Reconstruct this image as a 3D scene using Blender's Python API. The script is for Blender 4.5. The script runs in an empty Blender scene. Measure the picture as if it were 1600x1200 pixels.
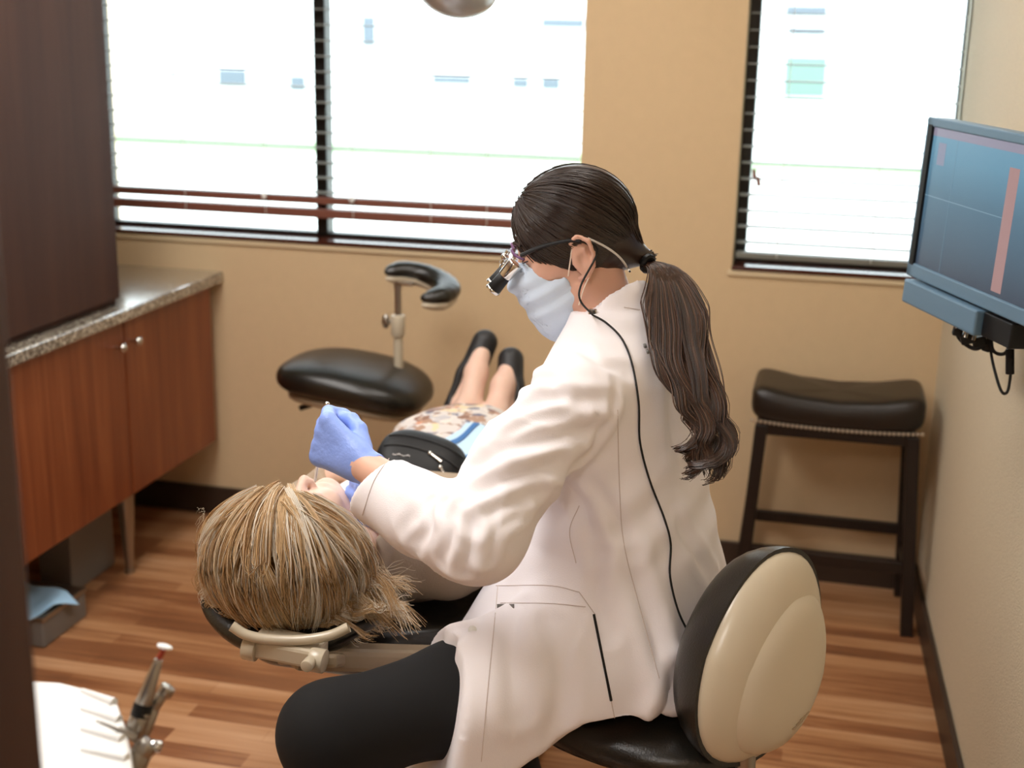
import bpy, bmesh, math, random
import numpy as np
from mathutils import Vector, Matrix
from mathutils.bvhtree import BVHTree

random.seed(7); rng = np.random.default_rng(7)
scene = bpy.context.scene
COL = scene.collection
W_, H_ = 1600, 1200

# ------------------------------------------------------------------ camera
YAW, PITCH, ROLL, FPX, EYE = .23185, .2652, .02099, 2060.49, 1.7
cy, sy, cp, sp = math.cos(YAW), math.sin(YAW), math.cos(PITCH), math.sin(PITCH)
fw = np.array([-sy*cp, cy*cp, -sp]); rt = np.array([cy, sy, 0.]); upv = np.cross(rt, fw)
cr, sr = math.cos(ROLL), math.sin(ROLL)
CM = np.array([cr*rt+sr*upv, -sr*rt+cr*upv, fw])
CAM = np.array([0, 0, EYE])
cam = bpy.data.cameras.new('camera'); cam_o = bpy.data.objects.new('camera', cam); COL.objects.link(cam_o)
m = Matrix.Identity(4)
for i in range(3):
    m[i][0] = CM[0][i]; m[i][1] = CM[1][i]; m[i][2] = -CM[2][i]; m[i][3] = CAM[i]
cam_o.matrix_world = m
cam.sensor_width = 36; cam.lens = FPX/W_*36; cam.clip_start = .05; cam.clip_end = 300
cam.dof.use_dof = True; cam.dof.focus_distance = 2.08; cam.dof.aperture_fstop = 3.5
scene.camera = cam_o

# ------------------------------------------------------------------ light
scene.view_settings.view_transform = 'Standard'; scene.view_settings.look = 'None'
scene.view_settings.gamma = 1; scene.view_settings.use_curve_mapping = False
scene.view_settings.exposure = 0.1
world = bpy.data.worlds.new('sky'); scene.world = world; world.use_nodes = True
bg = world.node_tree.nodes['Background']; bg.inputs[0].default_value = (.84, .94, 1.0, 1); bg.inputs[1].default_value = 6.5

def area(name, loc, rot, sx, sy_, power, col=(1, 1, 1), portal=False, spread=180):
    l = bpy.data.lights.new(name, 'AREA'); l.shape = 'RECTANGLE'; l.size = sx; l.size_y = sy_
    l.energy = power; l.color = col; l.spread = math.radians(spread)
    if portal: l.cycles.is_portal = True
    o = bpy.data.objects.new(name, l); COL.objects.link(o); o.location = loc; o.rotation_euler = rot
    return o
BY = 4.061            # back wall plane
CEIL = 2.65
WARM = (1.0, .985, .975)
PANELS = [(-1.75, 2.75, 16), (-.45, 2.85, 8), (-1.35, 1.35, 27), (-.35, -.9, 20)]
for (x, y, pw) in PANELS:
    area('ceiling_panel_lamp', (x, y, CEIL-.035), (0, 0, 0), .56, 1.16, pw, WARM)
area('window_portal', (-1.6, BY+.2, 1.65), (-math.pi/2, 0, 0), 1.75, 1.3, 1, portal=True)
area('window_portal', (.05, BY+.2, 1.65), (-math.pi/2, 0, 0), .7, 1.3, 1, portal=True)

# ------------------------------------------------------------------ helpers: rays
def ray(px, py): return CM.T @ np.array([(px-800)/FPX, (600-py)/FPX, 1.])
def aty(px, py, Y): d = ray(px, py); return CAM+d*Y/d[1]
def atz(px, py, z): d = ray(px, py); return CAM+d*(z-EYE)/d[2]
def atd(px, py, D): return CAM+ray(px, py)*D
def nrm(v): v = np.asarray(v, float); return v/np.linalg.norm(v)

# ------------------------------------------------------------------ helpers: materials
def srgb(h):
    h = h.lstrip('#'); c = [int(h[i:i+2], 16)/255 for i in (0, 2, 4)]
    return tuple(x/12.92 if x <= .04045 else ((x+.055)/1.055)**2.4 for x in c)+(1,)
def mat(name, col, rough=.6, metal=0, spec=.5, bump=0, bscale=80, var=0, vscale=8, coat=0, sss=0, sheen=0, alpha=1):
    m = bpy.data.materials.new(name); m.use_nodes = True; nt = m.node_tree; b = nt.nodes['Principled BSDF']
    c = srgb(col) if isinstance(col, str) else col
    b.inputs['Base Color'].default_value = c; b.inputs['Roughness'].default_value = rough
    b.inputs['Metallic'].default_value = metal; b.inputs['Specular IOR Level'].default_value = spec
    b.inputs['Coat Weight'].default_value = coat; b.inputs['Coat Roughness'].default_value = .15
    b.inputs['Sheen Weight'].default_value = sheen
    if sss: b.inputs['Subsurface Weight'].default_value = sss; b.inputs['Subsurface Radius'].default_value = (.02, .008, .004)
    tc = nt.nodes.new('ShaderNodeTexCoord')
    if var:
        n = nt.nodes.new('ShaderNodeTexNoise'); n.inputs['Scale'].default_value = vscale; n.inputs['Detail'].default_value = 4
        nt.links.new(tc.outputs['Object'], n.inputs['Vector'])
        mx = nt.nodes.new('ShaderNodeMix'); mx.data_type = 'RGBA'
        mx.inputs[6].default_value = tuple(x*(1-var) for x in c[:3])+(1,); mx.inputs[7].default_value = tuple(min(1, x*(1+var)) for x in c[:3])+(1,)
        nt.links.new(n.outputs[0], mx.inputs[0]); nt.links.new(mx.outputs[2], b.inputs['Base Color'])
    if bump:
        n2 = nt.nodes.new('ShaderNodeTexNoise'); n2.inputs['Scale'].default_value = bscale; n2.inputs['Detail'].default_value = 5
        nt.links.new(tc.outputs['Object'], n2.inputs['Vector'])
        bp = nt.nodes.new('ShaderNodeBump'); bp.inputs['Strength'].default_value = bump; bp.inputs['Distance'].default_value = .004
        nt.links.new(n2.outputs[0], bp.inputs['Height']); nt.links.new(bp.outputs[0], b.inputs['Normal'])
    return m
def wood(name, c1, c2, c3, rough=.4, scale=1., axis='Z', coat=0, spec=.5):
    m = mat(name, c1, rough, coat=coat, spec=spec); nt = m.node_tree; b = nt.nodes['Principled BSDF']
    tc = nt.nodes.new('ShaderNodeTexCoord'); mp = nt.nodes.new('ShaderNodeMapping')
    st = {'X': (1.2, 26, 26), 'Y': (26, 1.2, 26), 'Z': (26, 26, 1.2)}[axis]
    mp.inputs['Scale'].default_value = tuple(s*scale for s in st)
    n = nt.nodes.new('ShaderNodeTexNoise'); n.inputs['Scale'].default_value = 1; n.inputs['Detail'].default_value = 6; n.inputs['Distortion'].default_value = .6
    r = nt.nodes.new('ShaderNodeValToRGB'); r.color_ramp.elements[0].color = srgb(c1); r.color_ramp.elements[1].color = srgb(c3)
    r.color_ramp.elements[0].position = .3; r.color_ramp.elements[1].position = .72
    e = r.color_ramp.elements.new(.52); e.color = srgb(c2)
    nt.links.new(tc.outputs['Object'], mp.inputs[0]); nt.links.new(mp.outputs[0], n.inputs['Vector'])
    nt.links.new(n.outputs[0], r.inputs[0]); nt.links.new(r.outputs[0], b.inputs['Base Color'])
    return m
def emit(name, col, s):
    m = bpy.data.materials.new(name); m.use_nodes = True; nt = m.node_tree; b = nt.nodes['Principled BSDF']
    b.inputs['Base Color'].default_value = (0.02, .02, .02, 1); b.inputs['Emission Color'].default_value = srgb(col) if isinstance(col, str) else col
    b.inputs['Emission Strength'].default_value = s; b.inputs['Roughness'].default_value = .25
    return m
def floor_mat():
    m = mat('wood_plank_floor', '#8a5836', .33); nt = m.node_tree; b = nt.nodes['Principled BSDF']
    tc = nt.nodes.new('ShaderNodeTexCoord')
    br = nt.nodes.new('ShaderNodeTexBrick'); br.offset = .37; br.inputs['Scale'].default_value = 1
    br.inputs['Brick Width'].default_value = .62; br.inputs['Row Height'].default_value = .062; br.inputs['Mortar Size'].default_value = .0006
    br.inputs['Color1'].default_value = (0, 0, 0, 1); br.inputs['Color2'].default_value = (1, 1, 1, 1); br.inputs['Mortar'].default_value = (.3, .3, .3, 1)
    nt.links.new(tc.outputs['Object'], br.inputs['Vector'])
    mp = nt.nodes.new('ShaderNodeMapping'); mp.inputs['Scale'].default_value = (2.2, 34, 1)
    n = nt.nodes.new('ShaderNodeTexNoise'); n.inputs['Scale'].default_value = 1; n.inputs['Detail'].default_value = 7; n.inputs['Distortion'].default_value = .8
    nt.links.new(tc.outputs['Object'], mp.inputs[0]); nt.links.new(mp.outputs[0], n.inputs['Vector'])
    n2 = nt.nodes.new('ShaderNodeTexNoise'); n2.inputs['Scale'].default_value = 1; n2.inputs['Detail'].default_value = 3
    mp2 = nt.nodes.new('ShaderNodeMapping'); mp2.inputs['Scale'].default_value = (2.0, 9, 1)
    nt.links.new(tc.outputs['Object'], mp2.inputs[0]); nt.links.new(mp2.outputs[0], n2.inputs['Vector'])
    ma = nt.nodes.new('ShaderNodeMath'); ma.operation = 'MULTIPLY'; ma.inputs[1].default_value = .34; nt.links.new(br.outputs[0], ma.inputs[0])
    mb = nt.nodes.new('ShaderNodeMath'); mb.operation = 'MULTIPLY_ADD'; mb.inputs[1].default_value = .55; nt.links.new(n.outputs[0], mb.inputs[0]); nt.links.new(ma.outputs[0], mb.inputs[2])
    mc = nt.nodes.new('ShaderNodeMath'); mc.operation = 'MULTIPLY_ADD'; mc.inputs[1].default_value = .35; nt.links.new(n2.outputs[0], mc.inputs[0]); nt.links.new(mb.outputs[0], mc.inputs[2])
    r = nt.nodes.new('ShaderNodeValToRGB'); el = r.color_ramp.elements
    el[0].position = .25; el[0].color = srgb('#623f2b'); el[1].position = .9; el[1].color = srgb('#c89c77')
    e = el.new(.5); e.color = srgb('#8d5c3b'); e = el.new(.66); e.color = srgb('#b08058')
    nt.links.new(mc.outputs[0], r.inputs[0]); nt.links.new(r.outputs[0], b.inputs['Base Color'])
    return m
def granite_mat():
    m = mat('speckled_granite', '#8d8476', .2, coat=1, spec=1); nt = m.node_tree; b = nt.nodes['Principled BSDF']
    tc = nt.nodes.new('ShaderNodeTexCoord'); v = nt.nodes.new('ShaderNodeTexVoronoi'); v.inputs['Scale'].default_value = 130
    r = nt.nodes.new('ShaderNodeValToRGB'); r.color_ramp.elements[0].color = srgb('#3a342c'); r.color_ramp.elements[1].color = srgb('#c9c0ae')
    e = r.color_ramp.elements.new(.5); e.color = srgb('#85796a')
    nt.links.new(tc.outputs['Object'], v.inputs['Vector']); nt.links.new(v.outputs['Color'], r.inputs[0]); nt.links.new(r.outputs[0], b.inputs['Base Color'])
    return m
def floral_mat():
    m = mat('floral_print', '#cfc6bf', .85); nt = m.node_tree; b = nt.nodes['Principled BSDF']
    tc = nt.nodes.new('ShaderNodeTexCoord'); v = nt.nodes.new('ShaderNodeTexVoronoi'); v.inputs['Scale'].default_value = 42
    n = nt.nodes.new('ShaderNodeTexNoise'); n.inputs['Scale'].default_value = 25; n.inputs['Detail'].default_value = 2
    nt.links.new(tc.outputs['Object'], n.inputs['Vector'])
    mx = nt.nodes.new('ShaderNodeMix'); mx.data_type = 'RGBA'; mx.inputs[0].default_value = .06
    nt.links.new(tc.outputs['Object'], mx.inputs[6]); nt.links.new(n.outputs['Color'], mx.inputs[7]); nt.links.new(mx.outputs[2], v.inputs['Vector'])
    sep = nt.nodes.new('ShaderNodeSeparateColor'); nt.links.new(v.outputs['Color'], sep.inputs[0])
    r = nt.nodes.new('ShaderNodeValToRGB'); r.color_ramp.interpolation = 'CONSTANT'; el = r.color_ramp.elements
    el[0].position = 0; el[0].color = srgb('#cfc7c2'); el[1].position = .9; el[1].color = srgb('#8c6a5a')
    for p_, c_ in ((.3, '#a88874'), (.42, '#d9cfc6'), (.55, '#c58d72'), (.62, '#b9b4b6'), (.74, '#e0c9a4'), (.82, '#6f6f80')):
        e = el.new(p_); e.color = srgb(c_)
    nt.links.new(sep.outputs[0], r.inputs[0]); nt.links.new(r.outputs[0], b.inputs['Base Color'])
    return m
M = dict(
    wall=mat('tan_wall_paint', '#d3b993', .85, bump=.25, bscale=160, var=.04, vscale=30),
    wall_r=mat('grained_wall_covering', '#cfc1a6', .8, bump=.6, bscale=260, var=.13, vscale=150),
    ceil=mat('white_ceiling', '#e6e0d4', .9), floor=floor_mat(),
    base=mat('dark_baseboard', '#38291f', .45), trim=mat('pale_trim', '#dcc8a4', .6),
    frame=mat('dark_window_frame', '#1d1712', .4), slat=mat('glare_paled_slat', '#77776f', .55), rail=mat('brown_blind_rail', '#7a4b3d', .4),  # brown slats coloured pale grey to stand in for veiling window glare
    sill=wood('mahogany_sill', '#3c1d14', '#4a251a', '#5a2e20', .12, axis='X'),
    cord=mat('white_cord', '#e9e6e0', .7),
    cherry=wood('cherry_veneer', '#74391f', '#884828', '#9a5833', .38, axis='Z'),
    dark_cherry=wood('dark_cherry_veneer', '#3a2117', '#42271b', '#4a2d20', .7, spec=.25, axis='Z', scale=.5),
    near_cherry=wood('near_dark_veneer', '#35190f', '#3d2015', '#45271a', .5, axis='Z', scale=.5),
    granite=granite_mat(), chrome=mat('chrome', '#d7d5d0', .15, metal=1), steel=mat('brushed_steel', '#a9a39a', .32, metal=1),
    leather=mat('black_leather', '#17140f', .3, bump=.15, bscale=300, spec=.6), brownleather=mat('dark_brown_leather', '#1c130d', .36, bump=.2, bscale=220),
    darkwood=mat('espresso_wood', '#1a0f0b', .4), nail=mat('nailhead', '#d9cdbb', .3, metal=.8),
    beige=mat('beige_shell_plastic', '#c9bda6', .32, coat=.3), beige2=mat('taupe_plastic', '#a8957a', .45),
    monitor=mat('grey_monitor_plastic', '#5f7c92', .4), black=mat('black_plastic', '#0a0a0c', .5, spec=.35), blackrub=mat('black_rubber', '#121110', .7),
    skin=mat('skin', '#dcae98', .5, sss=.15, var=.05, vscale=25), skin2=mat('older_skin', '#dfbba8', .5, sss=.15, var=.08, vscale=30),
    coat=mat('white_lab_coat_cloth', '#f1ecef', .85, bump=.12, bscale=500, sheen=.1), seam=mat('coat_seam_thread', '#cdbfba', .9),
    pants=mat('black_trouser_cloth', '#08080a', .9), hair=mat('dark_brown_hair', '#2e1e16', .34, spec=.7),
    glove=mat('blue_nitrile', '#8aa6f0', .45, bump=.25, bscale=120), mask=mat('pale_blue_mask', '#cfdff2', .85, bump=.1, bscale=200),
    elastic=mat('mask_elastic', '#f0e0d0', .8), blonde=mat('blonde_hair', '#c29c6c', .45, spec=.5), 
    khaki=mat('khaki_cloth', '#a8947e', .85, bump=.15, bscale=400), bib=mat('white_paper_bib', '#eceef0', .8), floral=floral_mat(),
    shoe=mat('black_shoe_leather', '#1b1a1c', .5), white=mat('white_plastic', '#f1f1ef', .3), paper=mat('light_blue_paper', '#a9d3f4', .7),
    grey=mat('grey_plastic', '#75726e', .5), red=mat('red_tip', '#a33c26', .5), text=mat('white_print', '#d9d9d9', .6),
)

# ------------------------------------------------------------------ helpers: objects
def meta(o, label=None, cat=None, group=None, kind=None):
    if label: o['label'] = label
    if cat: o['category'] = cat
    if group: o['group'] = group
    if kind: o['kind'] = kind
    return o
def thing(name, label, cat, loc=(0, 0, 0), group=None, rotz=0):
    o = bpy.data.objects.new(name, None); COL.objects.link(o); o.location = [float(v) for v in loc]; o.rotation_euler = (0, 0, rotz)
    o.empty_display_size = .05
    return meta(o, label, cat, group)
def link(name, me, mt, parent=None, smooth=False, world_coords=True):
    o = bpy.data.objects.new(name, me); COL.objects.link(o)
    mts = mt if isinstance(mt, (list, tuple)) else [mt]
    for q in mts: me.materials.append(q)
    if smooth:
        for p in me.polygons: p.use_smooth = True
    if parent:
        o.parent = parent
        if world_coords:
            r = parent; off = Vector((0, 0, 0)); chain = []
            # parents are only translated / z-rotated things or identity meshes
            mw = Matrix.Identity(4); q = parent
            while q is not None:
                mw = (Matrix.Translation(q.location) @ Matrix.Rotation(q.rotation_euler.z, 4, 'Z')) @ mw; q = q.parent
            me.transform(mw.inverted())
    return o
class MB:
    def __init__(s): s.bm = bmesh.new(); s.mi = 0
    def _fin(s, before, mi):
        for f in s.bm.faces:
            if f.index == -1 or f not in before: pass
    def box(s, c, size, rot=None, bevel=0, mi=0, seg=2):
        t = bmesh.new(); bmesh.ops.create_cube(t, size=1)
        bmesh.ops.scale(t, vec=size, verts=t.verts)
        if bevel: bmesh.ops.bevel(t, geom=t.edges, offset=bevel, segments=seg, affect='EDGES', profile=.5)
        mw = Matrix.Translation([float(v) for v in c]) @ (rot.to_4x4() if rot is not None else Matrix.Identity(4))
        bmesh.ops.transform(t, matrix=mw, verts=t.verts); s._merge(t, mi); return s
    def bb(s, lo, hi, bevel=0, mi=0):
        lo = np.array(lo, float); hi = np.array(hi, float); return s.box((lo+hi)/2, tuple(abs(hi-lo)), bevel=bevel, mi=mi)
    def _merge(s, t, mi):
        for f in t.faces: f.material_index = mi
        me = bpy.data.meshes.new('t'); t.to_mesh(me); t.free(); s.bm.from_mesh(me); bpy.data.meshes.remove(me)
    def beam(s, a, b, w, d, bevel=.002, up=(0, 0, 1), mi=0):
        a = Vector(a); b = Vector(b); z = (b-a).normalized(); x = z.cross(Vector(up))
        if x.length < 1e-3: x = Vector((1, 0, 0))
        x.normalize(); y = z.cross(x); R = Matrix((x, y, z)).transposed()
        return s.box((a+b)/2, (w, d, (b-a).length), R, bevel, mi)
    def cyl(s, a, b, r1, r2=None, n=24, mi=0, cap=True, bevel=0):
        a = Vector(a); b = Vector(b); r2 = r1 if r2 is None else r2
        t = bmesh.new(); bmesh.ops.create_cone(t, cap_ends=cap, segments=n, radius1=r1, radius2=r2, depth=(b-a).length)
        if bevel:
            es = [e for e in t.edges if len(e.link_faces) == 2 and any(len(f.verts) > 4 for f in e.link_faces)]
            bmesh.ops.bevel(t, geom=es, offset=bevel, segments=2, affect='EDGES', profile=.5)
        q = Vector((0, 0, 1)).rotation_difference((b-a).normalized())
        bmesh.ops.transform(t, matrix=Matrix.Translation((a+b)/2) @ q.to_matrix().to_4x4(), verts=t.verts); s._merge(t, mi); return s
    def sph(s, c, r, mi=0, n=20):
        t = bmesh.new(); bmesh.ops.create_uvsphere(t, u_segments=n, v_segments=n//2, radius=1)
        r = (r, r, r) if isinstance(r, (int, float)) else r
        bmesh.ops.scale(t, vec=r, verts=t.verts); bmesh.ops.translate(t, vec=[float(v) for v in c], verts=t.verts); s._merge(t, mi); return s
    def tube(s, pts, r, n=8, mi=0, closed=False):
        v, f = tube_arrays([np.asarray(pts, float)], r, n); me = bpy.data.meshes.new('t'); me.from_pydata(v.tolist(), [], f.tolist())
        for p in me.polygons: p.material_index = mi
        s.bm.from_mesh(me); bpy.data.meshes.remove(me); return s
    def lathe(s, prof, c=(0, 0, 0), n=32, mi=0):
        t = bmesh.new(); rings = []
        for (r, z) in prof:
            rings.append([t.verts.new((c[0]+r*math.cos(2*math.pi*k/n), c[1]+r*math.sin(2*math.pi*k/n), c[2]+z)) for k in range(n)])
        for A, B in zip(rings, rings[1:]):
            for k in range(n): t.faces.new((A[k], A[(k+1) % n], B[(k+1) % n], B[k]))
        t.faces.new(rings[0][::-1]); t.faces.new(rings[-1]); s._merge(t, mi); return s
    def build(s, name, mt, parent=None, smooth=False, sharp=True):
        bmesh.ops.remove_doubles(s.bm, verts=s.bm.verts, dist=1e-6)
        bmesh.ops.recalc_face_normals(s.bm, faces=s.bm.faces)
        me = bpy.data.meshes.new(name)
        if smooth and sharp:
            for e in s.bm.edges:
                if len(e.link_faces) == 2 and e.calc_face_angle(0) > .7: e.smooth = False
        s.bm.to_mesh(me); s.bm.free()
        return link(name, me, mt, parent, smooth)
def struct(o): o['kind'] = 'structure'; return o
def catmull(P, n):
    P = np.asarray(P, float); Q = np.vstack([2*P[0]-P[1], P, 2*P[-1]-P[-2]]); out = []
    t = np.linspace(0, len(P)-1, n)
    for u in t:
        i = min(int(u), len(P)-2); f = u-i; a, b, c, d = Q[i:i+4]
        out.append(.5*((2*b)+(c-a)*f+(2*a-5*b+4*c-d)*f*f+(3*b-a-3*c+d)*f**3))
    return np.array(out)
def tube_arrays(paths, r, n=3, taper=None):
    """paths: list/array of equal-length (m,3) polylines -> verts, quads"""
    P = np.asarray(paths, float); N, m_, _ = P.shape
    T = np.gradient(P, axis=1); T /= np.linalg.norm(T, axis=2, keepdims=True)+1e-12
    ref = np.where(np.abs(T[:, :1, 2:3]) > .9, np.array([[[1., 0, 0]]]), np.array([[[0, 0, 1.]]])); ref = np.broadcast_to(ref, T.shape)
    S = np.cross(T, ref); S /= np.linalg.norm(S, axis=2, keepdims=True)+1e-9; U = np.cross(S, T)
    rr = np.broadcast_to(np.asarray(r, float).reshape((-1, 1) if np.ndim(r) == 1 and len(r) == N and N > 1 else (1, -1)), (N, m_)) if np.ndim(r) else np.full((N, m_), float(r))
    if taper is not None: rr = rr*np.asarray(taper)[None]
    a = 2*np.pi*np.arange(n)/n
    V = P[:, :, None]+rr[:, :, None, None]*(np.cos(a)[None, None, :, None]*S[:, :, None]+np.sin(a)[None, None, :, None]*U[:, :, None])
    i = np.arange(N)[:, None, None]*m_*n; j = np.arange(m_-1)[None, :, None]*n; k = np.arange(n)[None, None]
    k2 = (k+1) % n
    F = np.stack([i+j+k, i+j+k2, i+j+n+k2, i+j+n+k], -1).reshape(-1, 4)
    return V.reshape(-1, 3), F
def mesh_from(name, V, F):
    me = bpy.data.meshes.new(name); V = np.asarray(V, np.float32); F = np.asarray(F, np.int32)
    me.vertices.add(len(V)); me.vertices.foreach_set('co', V.ravel())
    me.loops.add(F.size); me.loops.foreach_set('vertex_index', F.ravel())
    me.polygons.add(len(F)); me.polygons.foreach_set('loop_start', np.arange(0, F.size, F.shape[1], dtype=np.int32))
    me.polygons.foreach_set('loop_total', np.full(len(F), F.shape[1], np.int32))
    me.update(calc_edges=True); me.validate(); return me

# ------------------------------------------------------------------ helpers: implicit surfaces (smooth bodies and cloth)
def V3(P, c): return P-np.asarray(c, np.float32)
def s_cap(P, a, b, ra, rb=None, n=None, s=1.):
    rb = ra if rb is None else rb; a = np.asarray(a, np.float32); b = np.asarray(b, np.float32); ba = b-a; pa = P-a
    t = np.clip((pa@ba)/float(ba@ba), 0, 1); q = pa-t[..., None]*ba
    if n is not None:
        n = np.asarray(nrm(n), np.float32); qn = q@n; q = q+(qn*(1/s-1))[..., None]*n
    return (np.sqrt((q*q).sum(-1))-(ra+(rb-ra)*t))*(min(1, s) if n is not None else 1)
def s_ell(P, c, r, R=None):
    q = V3(P, c)
    if R is not None: q = q@np.asarray(R, np.float32).T
    r = np.asarray(r, np.float32); k0 = np.sqrt(((q/r)**2).sum(-1)); k1 = np.sqrt(((q/(r*r))**2).sum(-1))+1e-9
    return k0*(k0-1)/k1
def smin(a, b, k):
    h = np.clip(.5+.5*(b-a)/k, 0, 1); return b+(a-b)*h-k*h*(1-h)
def smax(a, b, k): return -smin(-a, -b, k)
def chain(P, pts, rad, k=.01, n=None, s=1.):
    d = None
    for i in range(len(pts)-1):
        e = s_cap(P, pts[i], pts[i+1], rad[i], rad[i+1], n, s); d = e if d is None else smin(d, e, k)
    return d
def isosurf(fn, lo, hi, h, smooth=2, B=8):
    lo = np.asarray(lo, float); nb = np.ceil((np.asarray(hi)-lo)/(h*B)).astype(int); n = nb*B+1
    Vv = np.ones(n, np.float32)
    g = np.stack(np.meshgrid(*[np.arange(k) for k in nb], indexing='ij'), -1).reshape(-1, 3)
    cen = (lo+(g+.5)*B*h).astype(np.float32); d = fn(cen); act = np.abs(d) < B*h*1.35
    for b, dv in zip(g[~act], d[~act]):
        if dv < 0: Vv[b[0]*B:b[0]*B+B+1, b[1]*B:b[1]*B+B+1, b[2]*B:b[2]*B+B+1] = -1
    ga = g[act]; loc = np.stack(np.meshgrid(*[np.arange(B+1)]*3, indexing='ij'), -1)
    for s0 in range(0, len(ga), 400):
        gg = ga[s0:s0+400]; idx = gg[:, None, None, None]*B+loc[None]
        pts = (lo+idx*h).astype(np.float32); val = fn(pts)
        Vv[idx[..., 0], idx[..., 1], idx[..., 2]] = val
    ins = Vv < 0; c = [slice(0, -1), slice(1, None)]
    cnt = np.zeros(n-1, np.int8)
    for i in (0, 1):
        for j in (0, 1):
            for k in (0, 1): cnt += ins[c[i], c[j], c[k]]
    cell = (cnt > 0) & (cnt < 8); ci = np.argwhere(cell); vid = np.full(n-1, -1, np.int32); vid[cell] = np.arange(len(ci))
    acc = np.zeros((len(ci), 3)); w = np.zeros(len(ci))
    corners = [(i, j, k) for i in (0, 1) for j in (0, 1) for k in (0, 1)]
    for a in corners:
        for ax in range(3):
            if a[ax]: continue
            b = list(a); b[ax] = 1
            va = Vv[ci[:, 0]+a[0], ci[:, 1]+a[1], ci[:, 2]+a[2]]; vb = Vv[ci[:, 0]+b[0], ci[:, 1]+b[1], ci[:, 2]+b[2]]
            cr_ = (va < 0) != (vb < 0); t = np.where(cr_, va/(va-vb+1e-20), 0)
            p = np.tile(np.array(a, float), (len(ci), 1)); p[:, ax] += t
            acc += p*cr_[:, None]; w += cr_
    Vt = lo+(ci+acc/w[:, None])*h
    F = []
    for ax in range(3):
        o1, o2 = [(1, 2), (2, 0), (0, 1)][ax]
        sl0 = [slice(1, -1)]*3; sl1 = [slice(1, -1)]*3; sl0[ax] = slice(0, -1); sl1[ax] = slice(1, None)
        e = ins[tuple(sl0)] != ins[tuple(sl1)]; q = np.argwhere(e); off = np.ones(3, int); off[ax] = 0; q = q+off
        flip = ins[q[:, 0], q[:, 1], q[:, 2]]
        def cid(d1, d2):
            r_ = q.copy(); r_[:, o1] -= d1; r_[:, o2] -= d2; return vid[r_[:, 0], r_[:, 1], r_[:, 2]]
        quad = np.stack([cid(1, 1), cid(0, 1), cid(0, 0), cid(1, 0)], -1)
        quad[~flip] = quad[~flip][:, ::-1]; F.append(quad)
    F = np.vstack(F); F = F[(F >= 0).all(1)]
    for _ in range(smooth):
        s = np.zeros_like(Vt); c_ = np.zeros(len(Vt))
        for i in range(4):
            np.add.at(s, F[:, i], Vt[F[:, (i+1) % 4]]+Vt[F[:, (i+3) % 4]]); np.add.at(c_, F[:, i], 2)
        Vt = Vt*.45+.55*s/np.maximum(c_, 1)[:, None]
    return Vt, F
def vnormals(V, F):
    n = np.cross(V[F[:, 2]]-V[F[:, 0]], V[F[:, 3]]-V[F[:, 1]]); N = np.zeros_like(V)
    for i in range(4): np.add.at(N, F[:, i], n)
    return N/(np.linalg.norm(N, axis=1, keepdims=True)+1e-12)
def poly_dist(V, P):
    best = np.full(len(V), 9.)
    for a, b in zip(P, P[1:]):
        near = np.linalg.norm(V-(a+b)/2, axis=1) < np.linalg.norm(b-a)/2+.09
        if near.any():
            t, dd = seg_t(V[near], a, b); best[near] = np.minimum(best[near], dd)
    return best
def seg_t(V, a, b):
    ba = b-a; t = (V-a)@ba/(ba@ba); q = V-a-np.clip(t, 0, 1)[:, None]*ba; return t, np.linalg.norm(q, axis=1)
def apply_folds(V, F, folds):
    N = vnormals(V, F); bv = BVHTree.FromPolygons(V.tolist(), F.tolist()); d = np.zeros(len(V))
    for pts, A_, w_ in folds:
        pp = catmull([(x, y, 0) for x, y in pts], 12); P3 = np.array([hit(p[0], p[1], bv, 0) for p in pp])
        ends = np.minimum(np.linalg.norm(V-P3[0], axis=1), np.linalg.norm(V-P3[-1], axis=1)); L_ = np.linalg.norm(np.diff(P3, axis=0), axis=1).sum()
        dd = poly_dist(V, P3); fade = np.clip(ends/(.3*L_)+.25, 0, 1)
        d += fade*A_*(-np.exp(-(dd/w_)**2)+.75*np.exp(-((dd-1.9*w_)/(1.1*w_))**2))
    return V+N*d[:, None]
def body_obj(name, fn, lo, hi, h, mt, parent, smooth=2, disp=None, folds=None):
    V, F = isosurf(fn, lo, hi, h, smooth)
    if folds: V = apply_folds(V, F, folds)
    if disp is not None: V = V+vnormals(V, F)*disp(V)[:, None]
    bvh = BVHTree.FromPolygons(V.tolist(), F.tolist())
    o = link(name, mesh_from(name, V, F), mt, parent, True); return o, bvh
def hit(px, py, bvh, off=.0015, default=2.1):
    d = ray(px, py); d = d/np.linalg.norm(d); r = bvh.ray_cast(Vector(CAM), Vector(d))
    if r[0] is None: return atd(px, py, default)
    return np.array(r[0])-d*off
def wav(V, seeds, freq, an=(1, 1, 1)):
    r = np.random.default_rng(seeds); s = 0
    for i in range(6):
        k = nrm(r.normal(size=3))*np.array(an)*freq*(.6+.8*r.random()); s = s+np.sin(V@k+r.random()*6.28)
    return s/6

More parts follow.
